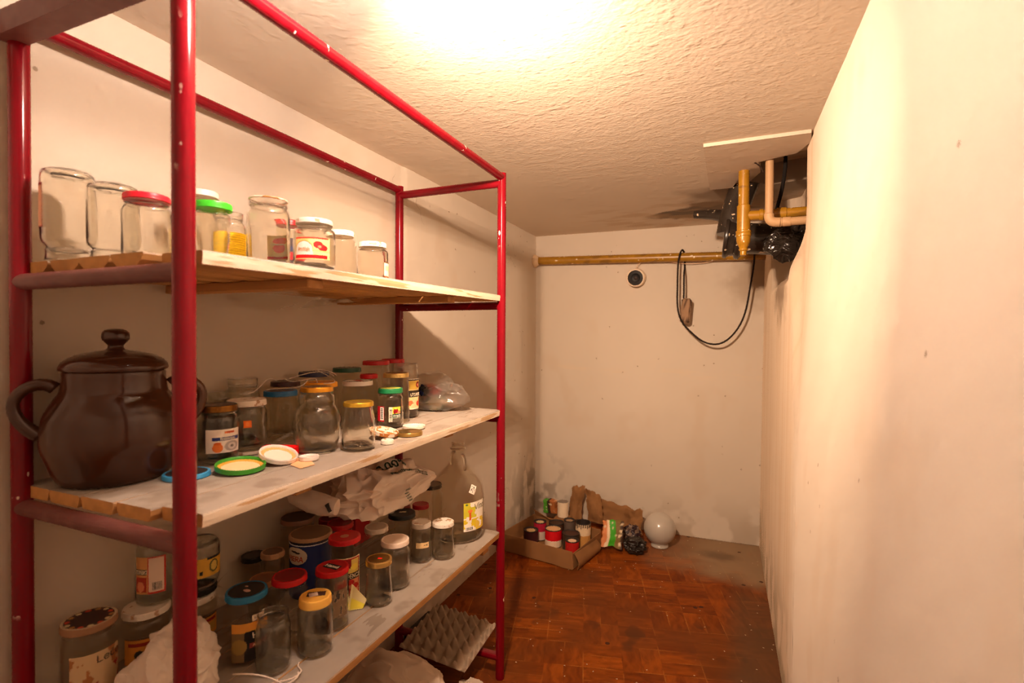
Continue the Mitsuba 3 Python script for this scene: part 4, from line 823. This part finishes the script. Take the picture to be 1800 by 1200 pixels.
# white carrier bag with green print on top of the jars, a rolled bag beside it, a carton behind
cb = thing('carrier_bag', 'crumpled white carrier bag with green print lying over jars on the bottom shelf', 'bag')
cm = crumple((-1.036, 1.375, -.498), (.094, .182, .076), 11, .42, 6, None, 1.5); add(cb + '__film', cm, 'mat_bag', smooth=28)
def on_bag(s, org, ex, ey, height, col, bold=True):
    m = meshkit.text_mesh(s, height, .0008, bold); v = np.asarray(m.vertices); ex, ey = np.asarray(ex) / np.linalg.norm(ex), np.asarray(ey) / np.linalg.norm(ey); en = np.cross(ex, ey)
    q = np.asarray(org) + v[:, :1] * ex + v[:, 1:2] * ey
    # let the print lie on the film: cast each vertex along -en onto the bag
    hit, ri, _ = cm.ray.intersects_location(q + en * .3, np.tile(-en, (len(q), 1)), multiple_hits=False) if hasattr(cm, 'ray') else ([], [], [])
    d = np.zeros(len(q)); ok = np.zeros(len(q), bool)
    if len(hit): d[ri] = ((hit - (q + en * .3)[ri]) @ en) + .3; ok[ri] = True
    if ok.any(): d[~ok] = np.median(d[ok])
    q = q + en * (d[:, None] + .0016 + v[:, 2:3])
    add(cb + '__lettering', trimesh.Trimesh(q, m.faces, process=False), 'mat_print', color=np.tile(col, (len(q), 1)))
EX, EY = np.array([.30, .95, .02]), np.array([-.55, .17, .80])
on_bag('100%', (-1.075, 1.365, -.485), EX, EY, .026, srgb(22, 50, 34))
on_bag('ROZLOŽITELNÁ', (-1.055, 1.365, -.510), EX, EY, .009, srgb(22, 60, 40))
for k in range(5):
    on_bag('I' * (9 - k % 3) , (-1.000 + .004 * k, 1.405 + .004 * k, -.535 - .0075 * k), np.array([.45, .80, .28]), np.array([-.5, -.05, .86]), .0042, srgb(24, 60, 40))
on_bag('I' * 7, (-1.020, 1.47, -.500), np.array([.5, .75, -.35]), np.array([-.3, .5, .8]), .012, srgb(40, 60, 40), False)
rb = thing('carrier_bag', 'rolled white plastic bag with a dark bar at its end, left of the printed bag', 'bag')
rp = curve([(-1.16, 1.125, -.470), (-1.10, 1.118, -.475), (-1.04, 1.120, -.482), (-1.00, 1.128, -.486)], 40); rad = .030 * np.sin(np.linspace(.35, np.pi - .55, 40)) ** .5
m = tube(rp, rad, 40); v = np.asarray(m.vertices); v += .004 * (meshkit.fbm(v * 45, 3, 3)[:, None] - .5) * 2; m = outward(trimesh.Trimesh(v, m.faces, process=False)); add(rb + '__film', m, 'mat_bag', smooth=30)
m = bevel_box((-.012, -.020, 0), (.012, .020, .001), .0004); bar = move(m, (-1.005, 1.105, -.478), rz=.3, ry=1.05); add(rb + '__printed_bar', bar, 'mat_print', color=np.tile(BLACK, (len(m.vertices), 1)))
ct = thing('carton', 'red and white carton standing behind the printed carrier bag', 'carton')
m = bevel_box((-.035, -.06, 0), (.035, .06, .34), .002); v = np.asarray(m.vertices); 
fine = m.subdivide().subdivide().subdivide(); v = np.asarray(fine.vertices); cc = np.tile(srgb(180, 22, 26), (len(v), 1)); cc[v[:, 1] > .024] = srgb(206, 186, 166)
add(ct, move(trimesh.Trimesh(v, fine.faces, process=False), (-1.222, 1.49, zb(1.4))), 'mat_print', color=cc)
# white crumpled bag in front on the bottom shelf, cord next to it
wb = thing('plastic_bag', 'crumpled off-white plastic bag behind the front post on the bottom shelf', 'bag')
add(wb, crumple((-1.040, .695, zb(.7) + .056), (.072, .072, .078), 17, .42, 5, -.051, 1.3), 'mat_bag', smooth=28)
zc = zb(.8) + .0022
string_thing('white cord looped at the near edge of the bottom shelf', [
    [(-.965, .770, zc + .014), (-.925, .775, zc + .022), (-.885, .790, zc + .016), (-.848, .800, zc), (-.820, .775, zc), (-.830, .74, zc)],
    [(-.882, .872, zc), (-.868, .858, zc), (-.850, .846, zc + .004), (-.848, .822, zc + .005), (-.870, .800, zc + .004), (-.890, .775, zc + .002), (-.905, .74, zc)],
    [(-.880, .810, zc), (-.862, .800, zc), (-.845, .815, zc + .002), (-.852, .840, zc + .006)]], .0016, 'mat_matte', srgb(222, 206, 190), 'cord')

# ---------------------------------------------------------------- under the shelves
et = thing('egg_tray', 'grey-brown pulp egg tray tilted on the floor under the shelf', 'egg tray')
from scipy.spatial.transform import Rotation as Ro
def tray(u, v):
    s = .280; x, y = (u - .5) * s, (v - .5) * s; N = 6; p = s / N
    a = np.abs(np.cos(np.pi * x / p)) if N % 2 else np.abs(np.sin(np.pi * x / p + np.pi / 2))
    cx = np.cos(2 * np.pi * x / p); cy_ = np.cos(2 * np.pi * y / p)
    post = np.clip((cx + cy_) / 2, 0, 1) ** .9; cup = np.clip(-(cx + cy_) / 2, 0, 1) ** .8
    edge = np.maximum(np.abs(u - .5), np.abs(v - .5)); e = np.clip((edge - .455) / .045, 0, 1)
    z = .040 * post - .012 * cup; z = z * (1 - e) + (-.004) * e
    return np.stack([x, y, z + .002 * (meshkit.fbm(np.stack([x * 30, y * 30, 0 * x], 1)) - .5)], 1)
tm, _, _ = sheet(110, 110, tray, .0022)
v = np.asarray(tm.vertices) @ Ro.from_rotvec([.080, .105, .012]).as_matrix().T + np.array([-.988, 1.745, -1.180])
tm = outward(trimesh.Trimesh(v, tm.faces, process=False))
def t_pulp(p, n, uv): return mix(C3(.30, .22, .15), C3(.40, .30, .21), fbm(p.x * 60, p.y * 60, p.z * 60))
scene['mat_pulp'] = rough(proc(t_pulp), .95); add(et, tm, 'mat_pulp', smooth=True)
bb = thing('cloth_sack', 'crumpled beige fabric sack beneath the bottom shelf left of the egg tray', 'sack')
def t_cloth(p, n, uv): return mix(C3(.52, .41, .31), C3(.62, .50, .38), fbm(p.x * 18, p.y * 18, p.z * 18))
scene['mat_cloth'] = two(rough(proc(t_cloth), .9))
add(bb, crumple((-1.00, 1.40, -1.195), (.185, .13, .115), 23, .42, 5, -.113, 1.0, freq=.8), 'mat_cloth', smooth=28)
b2 = thing('cloth_sack', 'small folded light cloth in front of the egg tray by the shelf foot', 'cloth')
add(b2, crumple((-.835, 1.625, FLOOR + .028), (.055, .045, .034), 29, .34, 4, -.028), 'mat_cloth', smooth=28)
b3 = thing('cloth_sack', 'rolled beige cloth end poking out at the front corner of the egg tray', 'cloth')
add(b3, crumple((-.800, 1.515, -1.268), (.045, .038, .036), 31, .26, 4, None), 'mat_cloth', smooth=28)
dk = thing('dark_box', 'dark low box in the shadow under the bottom shelf', 'box')
add(dk, bevel_box((-1.24, 1.80, FLOOR), (-.99, 1.99, FLOOR + .055), .004), 'mat_print', color=np.tile(srgb(40, 32, 26), (24, 1)))
rag = thing('vinyl_offcut', 'torn scrap of brown vinyl floor covering beside the shelf foot', 'floor offcut')
om, _, _ = sheet(24, 18, lambda u, v: np.stack([-.90 + .26 * u + .012 * np.sin(9 * v), 1.665 + .105 * v * (1 - .25 * u) + .01 * np.sin(11 * u), FLOOR + .004 + .006 * np.sin(3 * u + 2 * v) ** 2], 1), .002)
add(rag, om, 'mat_floor', smooth=30)

# ---------------------------------------------------------------- far corner: cardboard box with paint cans
bxk = thing('cardboard_box', 'shallow open cardboard box of paint cans in the far left corner', 'box')
BC, BA = np.array([-.975, 2.985]), math.radians(-11.0)
def in_box(m): return move(m, (BC[0], BC[1], FLOOR), rz=BA)
w, d_, hb = .245, .195, .104
def wavy(m, s):
    m = m.subdivide().subdivide().subdivide(); v = np.asarray(m.vertices); v = v + .006 * (meshkit.fbm(v * 11 + s, 2, s) - .5)[:, None]; return trimesh.Trimesh(v, m.faces, process=False)
for nm, lo, hi in (('front_wall', (-w, -d_, .002), (w, -d_ + .005, hb)), ('back_wall', (-w, d_ - .005, .002), (w, d_, hb + .004)), ('left_wall', (-w, -d_ + .006, .002), (-w + .005, d_ - .006, hb + .002)), ('right_wall', (w - .005, -d_ + .006, .002), (w, d_ - .006, hb - .012)), ('bottom', (-w + .005, -d_ + .005, .002), (w - .005, d_ - .005, .007))):
    add(bxk + '__' + nm, in_box(wavy(bevel_box(lo, hi, .001), 3)), 'mat_card', smooth=False)
fl, _, _ = sheet(12, 10, lambda u, v: np.stack([w + .004 + .028 * np.sin(v * 2.4), -d_ + .01 + .30 * u, hb - .012 - .085 * v - .02 * u * (1 - v)], 1), .003)
add(bxk + '__torn_flap', in_box(fl), 'mat_card', smooth=30)
fl, _, _ = sheet(16, 10, lambda u, v: np.stack([-w + .02 + .12 * u, d_ - .01 - .02 * v, hb + .002 + .0 * v + .045 * v * (1 - u)], 1), .003)
add(bxk + '__back_flap', in_box(fl), 'mat_card', smooth=30)
def paint_can(label, x, y, ztop, r, bands, lidc, rim=srgb(40, 32, 28), group='paint cans in the cardboard box', drips=0, open_=False):
    t = thing('paint_can', label, 'paint can', group); z0 = FLOOR + .0125; h = ztop - z0
    strips, cols = [[(0, 0), (r * .97, 0), (r, .002)]], [rim]
    edges = [0.0] + [b[0] for b in bands]
    for (hi, col), lo in zip(bands, edges[:-1]): strips.append([(r, .002 + lo * (h - .008)), (r, .002 + hi * (h - .008))]); cols.append(col)
    strips += [[(r, h - .006), (r * 1.02, h - .004), (r * 1.02, h - .001), (r * .99, h), (r * .92, h - .001)], [(r * .92, h - .001), (r * .89, h - (.03 if open_ else .005))], [(r * .89, h - (.03 if open_ else .005)), (r * .62, h - (.031 if open_ else .006))], [(r * .62, h - (.031 if open_ else .006)), (0, h - (.032 if open_ else .0055))]]; cols += [rim, rim, lidc[1], lidc[0]]
    m, c = lathe(strips, 44, cols); m = outward(m); add(t + '__body', move(m, (x, y, z0)), 'mat_print', smooth=True, color=c)
    for q in range(drips):
        a = toward(x, y, -1.1 + 2.2 * q / max(drips - 1, 1)); L_ = rng.uniform(.010, .026)
        m = outward(tube(np.array([(x + (r + .0008) * math.cos(a), y + (r + .0008) * math.sin(a), ztop - .006 - L_ * s) for s in np.linspace(0, 1, 5)]), np.array([.003, .0034, .003, .0032, .001]), 8)); add(t + '__paint_drip', m, 'mat_paint', smooth=True, color=np.tile(srgb(40, 26, 18), (len(m.vertices), 1)))
    return t
paint_can('dark paint can with a pale splashed lid nearest the left front of the box', -1.095, 2.947, -1.200, .045, [(1, srgb(60, 22, 26))], (srgb(196, 166, 120), srgb(60, 40, 34)))
paint_can('pink-red and white paint can with a dark lid at the back left of the box', -1.080, 3.075, -1.190, .040, [(.5, srgb(200, 180, 166)), (1, srgb(170, 30, 56))], (srgb(196, 170, 130), srgb(50, 40, 34)))
paint_can('brown rusty paint can at the back of the box', -.985, 3.120, -1.198, .048, [(1, srgb(74, 42, 24))], (srgb(60, 36, 24), srgb(50, 30, 20)))
paint_can('bright red and white paint can with a cream lid in the middle of the box', -.970, 3.010, -1.196, .052, [(.36, srgb(226, 200, 170)), (.40, srgb(235, 220, 200)), (1, srgb(206, 12, 22))], (srgb(206, 160, 116), srgb(190, 150, 110)))
paint_can('dark brown paint can with a glossy sealed lid right of the red can', -.850, 2.988, -1.198, .052, [(1, srgb(58, 44, 30))], (srgb(64, 36, 24), srgb(56, 32, 22)))
paint_can('small paint can with a white round lid at the right front of the box', -.815, 2.890, -1.200, .040, [(1, srgb(180, 30, 24))], (srgb(214, 180, 150), srgb(46, 36, 30)))
paint_can('white paint can with dark drips below its rim at the right of the box', -.800, 3.085, -1.158, .047, [(.5, srgb(196, 140, 74)), (1, srgb(222, 196, 160))], (srgb(46, 34, 30), srgb(40, 30, 28)), drips=9, open_=True)
paint_can('small tin with a pale lid behind the dripped white can', -.897, 3.115, -1.168, .035, [(1, srgb(90, 76, 66))], (srgb(150, 120, 90), srgb(60, 50, 44)))
# crumpled packaging behind and beside the box
def scrap_thing(name, label, cat, parts):
    k = thing(name, label, cat)
    if len(parts) == 1: m, mat, col = parts[0]; add(k, m, mat, smooth=28, **({'color': col} if col is not None else {}))
    else:
        for nm, m, mat, col in parts: add(k + '__' + nm, m, mat, smooth=28, **({'color': col} if col is not None else {}))
def bent(cx, cy, cz, ax, ay, seed, bend, thick=.003, n=22):
    ax, ay = np.asarray(ax, float), np.asarray(ay, float); nn = np.cross(ax, ay); nn /= np.linalg.norm(nn)
    def fn(u, v):
        wu = 1 - .34 * meshkit.fbm(np.stack([v * 5 + seed, 0 * v, 0 * v + np.round(u)], 1), 3, seed); wv = 1 - .42 * (v > .5) * meshkit.fbm(np.stack([u * 5 + seed, 0 * u + 3, 0 * u], 1), 3, seed + 1)
        P = np.array([cx, cy, cz]) + ((u - .5) * wu)[:, None] * ax + ((v - .5) * wv)[:, None] * ay
        k = meshkit.fbm(np.stack([u * 2.6, v * 2.6, 0 * u + seed], 1), 3, seed) - .5
        return P + nn * (bend * (np.cos((u - .5) * 3) - .6 + 1.6 * k + .35 * np.sin(7 * v + seed)))[:, None]
    return sheet(n, n, fn, thick)
sx, _, _ = bent(-.925, 3.390, -1.135, (.10, .03, 0), (.015, .04, .24), 2, .020)
s2, _, _ = bent(-.800, 3.360, -1.140, (.13, .01, -.02), (-.03, .03, .22), 5, .024)
scrap_thing('torn_cardboard', 'upright torn brown cardboard leaning on the end wall behind the box', 'cardboard', [('flap', sx, 'mat_card', None), ('flap', s2, 'mat_card', None)])
s3, _, _ = bent(-.665, 3.425, -1.200, (.28, .02, -.07), (-.02, .04, .17), 8, .016)
scrap_thing('torn_cardboard', 'long flat strip of brown cardboard leaning against the end wall', 'cardboard', [(s3, 'mat_card', None)])
s4, _, _ = bent(-.540, 3.330, -1.195, (.15, -.02, .02), (.0, .07, .16), 13, .030)
scrap_thing('torn_cardboard', 'arched crumpled brown paper at the right of the rubbish pile', 'cardboard', [(s4, 'mat_card', None)])
def printed(seed, c, half, rz, tilt, bands):
    """A crushed folding carton: creased box with printed bands along its length."""
    m = bevel_box(-np.asarray(half), half, .004)
    for _ in range(4): m = m.subdivide()
    v = np.asarray(m.vertices).copy(); u = (v[:, 0] / half[0] + 1) / 2
    f = 1 - np.abs(2 * meshkit.noise(v * 26 + seed, seed) - 1); g = meshkit.noise(v * 14 + seed, seed + 3)
    v = v * (1 - .16 * f[:, None] ** 2) + .020 * (np.stack([meshkit.noise(v * 11 + k * 5 + seed, k) for k in range(3)], 1) - .5)
    cc = np.tile(np.asarray(bands[0][1]), (len(v), 1))
    for lo, col in bands: cc[u + .12 * (g - .5) > lo] = col
    cc[meshkit.fbm(v * 45, 2, seed) > .70] = srgb(216, 196, 160)
    return move(trimesh.Trimesh(v, m.faces, process=False), c, rz=rz, rx=tilt), cc
m, cc = printed(41, (-.625, 3.120, -1.222), (.070, .028, .082), .15, -.22, ((0, srgb(206, 130, 80)), (.22, srgb(226, 206, 170)), (.36, srgb(60, 160, 30)), (.66, srgb(120, 96, 50)), (.86, srgb(70, 50, 36))))
scrap_thing('printed_packet', 'crushed packet printed orange, white and bright green leaning on the box', 'packet', [(m, 'mat_print', cc)])
m, cc = printed(43, (-1.075, 3.275, -1.155), (.050, .024, .050), -.1, .1, ((0, srgb(70, 140, 40)), (.35, srgb(60, 40, 30)), (.55, srgb(160, 96, 50))))
scrap_thing('printed_packet', 'small green and brown packet at the back of the cardboard box', 'packet', [(m, 'mat_print', cc)])
m, c = lathe([[(0, 0), (.034, 0), (.036, .003)], [(.036, .003), (.036, .10)], [(.036, .10), (.033, .102), (0, .102)]], 36, [WHITE, srgb(226, 206, 176), srgb(120, 110, 100)])
k = thing('paint_can', 'plain cream tin standing behind the cardboard box against the wall', 'paint can'); add(k, outward(move(m, (-.985, 3.262, FLOOR + .105))), 'mat_print', smooth=True, color=c)
s6 = bevel_box((-.05, -.045, 0), (.05, .045, .102), .003); k = thing('small_box', 'small brown carton block supporting the cream tin behind the cardboard box', 'box'); add(k, move(s6, (-.985, 3.262, FLOOR + .001)), 'mat_card')
m = crumple((-.488, 3.125, FLOOR + .045), (.062, .050, .042), 47, .5, 5, -.040, 1.2); col = np.tile(srgb(30, 24, 20), (len(m.vertices), 1))
scrap_thing('black_rag', 'crumpled black plastic rag on the floor beside the glass globe', 'rag', [(m, 'mat_paint', col)])
m = crumple((-.530, 3.245, -1.250), (.052, .028, .048), 53, .5, 5, None, 1.2); g = meshkit.fbm(np.asarray(m.vertices) * 45, 3, 2); col = np.where((g > .52)[:, None], srgb(110, 90, 76)[None], srgb(46, 30, 34)[None])
scrap_thing('crumpled_wrapper', 'crumpled dark printed wrapper under the arched brown paper', 'wrapper', [(m, 'mat_paint', col)])

# white glass globe lampshade standing on its collar
gx, gy = -.362, 3.285
g = thing('globe_lampshade', 'white opal glass globe lampshade standing on the floor by the end wall', 'lampshade')
def t_opal(p, n, uv): return mix(C3(.42, .38, .32), C3(.46, .42, .36), fbm(p.x * 20, p.y * 20, p.z * 20))
scene['mat_opal'] = {'type': 'principled', 'base_color': proc(t_opal), 'roughness': .2, 'specular': .6}
a = np.linspace(-1.10, 1.5708, 40); R_ = .097
add(g + '__globe', outward(move(lathe([np.stack([R_ * np.cos(a), R_ * np.sin(a) + R_ * .895 + .022], 1)], 56), (gx, gy, FLOOR + .001))), 'mat_opal', smooth=True)
add(g + '__collar', outward(move(lathe([[(0, 0), (.050, 0), (.053, .002)], [(.053, .002), (.052, .010), (.049, .014), (.049, .024), (.044, .026), (0, .026)]], 44), (gx, gy, FLOOR + .001))), 'mat_opal', smooth=30)

# ---------------------------------------------------------------- end wall: gas pipe, round fitting, cable
gp = thing('gas_pipe', 'yellow painted pipe running high across the end wall', 'pipe')
ga, gb = np.array([XL - .004, 3.452, .533]), np.array([.23, 3.470, .496])
m = tube(np.linspace(ga, gb, 12), .0285, 28); add(gp + '__pipe', outward(m), 'mat_yellow', smooth=40)
m, c = lathe([[(0, 0), (.042, 0), (.046, .004), (.044, .012), (.034, .030), (.030, .040), (0, .040)]], 28, [srgb(214, 186, 150)]); v = np.asarray(m.vertices); v += .006 * (meshkit.fbm(v * 60, 2, 1) - .5)[:, None]
add(gp + '__plaster_collar', outward(move(trimesh.Trimesh(v, m.faces, process=False), (XL + .003, 3.452, .533), ry=math.pi / 2)), 'mat_matte', smooth=True, color=c)
wf = thing('wall_fitting', 'round white fitting with a black recessed face on the end wall', 'wall fitting')
fx, fy, fz = -.548, 3.480, .392
m, c = lathe([[(0, 0), (.060, 0), (.062, .004)], [(.062, .004), (.060, .045), (.057, .050), (.051, .050)], [(.051, .050), (.050, .038), (.046, .036)]], 48, [WHITE, srgb(226, 206, 180), srgb(60, 50, 44)])
ori = dict(rx=math.pi / 2 + .14, rz=-.05)
add(wf + '__ring', move(m, (fx, fy + .022, fz), **ori), 'mat_print', smooth=True, color=c)
m, c = lathe([[(.046, .036), (.030, .037)], [(.030, .037), (.029, .033), (.014, .031)], [(.014, .031), (.012, .038), (0, .040)]], 40, [srgb(22, 18, 17), srgb(14, 12, 12), srgb(60, 50, 46)])
add(wf + '__black_face', move(m, (fx, fy + .022, fz), **ori), 'mat_print', smooth=True, color=c)
wr = curve([(fx + .004, fy - .004, fz + .055), (fx + .008, 3.468, fz + .075), (fx + .03, 3.476, fz + .095), (fx + .10, 3.482, fz + .108), (-.30, 3.486, fz + .085), (-.20, 3.490, fz + .074), (-.05, 3.494, fz + .087), (.02, 3.496, fz + .10)], 60)
m = tube(wr, .0022, 8); add(wf + '__wire', outward(m), 'mat_matte', smooth=True, color=np.tile(srgb(206, 170, 136), (len(m.vertices), 1)))
cbk = thing('cable', 'black cable hung over the yellow pipe in a big loop with a grey connector', 'cable')
p1 = curve([(.165, 3.415, .50), (.160, 3.412, .42), (.140, 3.41, .28), (.115, 3.408, .14), (.05, 3.405, .010), (-.03, 3.402, -.048), (-.11, 3.402, -.040), (-.19, 3.402, .020), (-.250, 3.402, .092), (-.274, 3.403, .17), (-.278, 3.404, .30), (-.276, 3.406, .44), (-.270, 3.412, .50), (-.262, 3.425, .534), (-.252, 3.462, .554), (-.246, 3.502, .530), (-.242, 3.500, .44), (-.241, 3.44, .40), (-.240, 3.42, .34), (-.241, 3.415, .24)], 160)
m = tube(p1, .0056, 10); add(cbk + '__cable', outward(m), 'mat_matte', smooth=True, color=np.tile(srgb(40, 32, 27), (len(m.vertices), 1)))
m = bevel_box((-.030, -.020, -.080), (.030, .020, .080), .012).subdivide().subdivide(); v = np.asarray(m.vertices); cc = np.tile(srgb(150, 120, 94), (len(v), 1)); cc[meshkit.fbm(v * 70, 2, 4) > .58] = srgb(70, 52, 40)
add(cbk + '__connector', move(m, (-.228, 3.43, .160), ry=.08), 'mat_matte', color=cc)

# ---------------------------------------------------------------- pipes in the broken corner
panel = thing('ceiling_panel', 'cream plaster board fixed to the ceiling around the pipes, broken at its back corner', 'panel')
pp = Polygon([(-.078, 2.035), (.272, 2.030), (.285, 2.12), (.262, 2.20), (.250, 2.235), (.165, 2.272), (.120, 2.292), (.130, 2.36), (.075, 2.40), (.06, 2.45), (.03, 2.645), (-.070, 2.640)])
pm = trimesh.creation.extrude_polygon(pp, .0125, engine='earcut'); scene['mat_panel'] = two({'type': 'bumpmap', 'tex': proc(t_ceil_bump, 1.5e-3), 'scale': 1.0, 'bsdf': rough(proc(lambda p, n, uv: mix(C3(.50, .41, .325), C3(.57, .48, .385), fbm(p.x * 9, p.y * 9, 3.0))))})
add(panel, move(pm, (0, 0, CEIL - .0128)), 'mat_panel')
gv = thing('gas_riser', 'yellow painted gas riser with a tee and a stepped plug end by the broken ceiling', 'pipe')
yx, yy = .072, 2.395
m = lathe([profile([(0, .345), (.012, .345), (.013, .348), (.013, .362), (.017, .366), (.018, .372), (.016, .376), (.019, .384), (.026, .398), (.028, .412), (.028, .424), (.0305, .426), (.0305, .436), (.0285, .438), (.0305, .441), (.0305, .448), (.0265, .451), (.0265, .556), (.0215, .560), (.0215, .735), (0, .735)])], 32)
add(gv + '__riser', outward(move(m, (yx, yy, 0))), 'mat_yellow', smooth=35)
m = lathe([profile([(0, 0), (.020, 0), (.020, .050), (.024, .052), (.024, .064), (.020, .066), (.020, .115), (.024, .117), (.024, .150), (.020, .152), (.020, .24), (0, .24)])], 28)
add(gv + '__branch', outward(move(m, (yx + .010, yy, .512), ry=math.pi / 2)), 'mat_yellow', smooth=35)
wp = thing('waste_pipe', 'beige plastic waste pipe turning into the right wall below the broken ceiling', 'pipe')
wx, wy = .163, 2.300
add(wp + '__riser', outward(tube(np.array([(wx, wy, .745), (wx, wy, .7), (wx, wy, .6), (wx, wy, .493)]), .0155, 24)), 'mat_print', smooth=40, color=np.tile(srgb(168, 134, 98), (4 * 24 + 2, 1)))
el = curve([(wx, wy, .494), (wx, wy, .480), (wx + .006, wy, .466), (wx + .020, wy, .459), (wx + .040, wy, .457)], 20)
m = outward(tube(el, .0185, 24)); add(wp + '__elbow', m, 'mat_print', smooth=40, color=np.tile(srgb(172, 138, 100), (len(m.vertices), 1)))
m = lathe([profile([(0, 0), (.0185, 0), (.0185, .004), (.0165, .005), (.0165, .008), (.0185, .009), (.0185, .036), (.0165, .037), (.0165, .18), (0, .18)])], 24)
add(wp + '__run', outward(move(m, (wx + .040, wy, .457), ry=math.pi / 2)), 'mat_print', smooth=35, color=np.tile(srgb(172, 138, 100), (len(m.vertices), 1)))
sp = thing('soil_pipe', 'tarred black soil pipe with collars and a bitumen joint in the broken wall corner', 'pipe')
bx0, by0, bz0 = -.005, 2.745, .490
m = lathe([profile([(0, 0), (.072, 0), (.098, .002), (.102, .008), (.102, .018), (.094, .024), (.086, .050), (.100, .056), (.104, .064), (.104, .074), (.090, .084), (.074, .10), (.072, .40), (0, .40)])], 48)
add(sp + '__bell', outward(move(m, (bx0, by0, bz0), ry=math.pi / 2 + .12)), 'mat_black', smooth=40)
add(sp + '__riser', outward(tube(curve([(.02, 2.745, .50), (.035, 2.735, .58), (.06, 2.70, .66), (.09, 2.66, .74)], 24), np.full(24, .062), 32)), 'mat_black', smooth=40)
m = crumple((.255, 2.56, .415), (.075, .075, .072), 61, .42, 5, None, 1.2); add(sp + '__bitumen_joint', m, 'mat_tar', smooth=True)
add(sp + '__stub', outward(tube(curve([(-.150, 2.86, .640), (-.10, 2.84, .632), (-.04, 2.80, .615), (.03, 2.76, .585)], 20), np.linspace(.020, .034, 20), 20)), 'mat_black', smooth=40)
m = outward(tube(curve([(.225, 2.36, .735), (.222, 2.37, .66), (.214, 2.40, .60), (.205, 2.44, .555), (.20, 2.47, .53)], 30), .0075, 10)); cw = thing('cable', 'short black cable coming down through the broken ceiling hole', 'cable'); add(cw, m, 'mat_matte', smooth=True, color=np.tile(srgb(24, 20, 18), (len(m.vertices), 1)))
m = outward(tube(curve([(.108, 2.285, .700), (.122, 2.292, .692), (.134, 2.296, .676), (.141, 2.30, .662)], 16), .0028, 8)); cw = thing('reinforcing_wire', 'bent rusty wire sticking out of the ceiling panel beside the plastic pipe', 'wire'); add(cw, m, 'mat_matte', smooth=True, color=np.tile(srgb(44, 30, 22), (len(m.vertices), 1)))
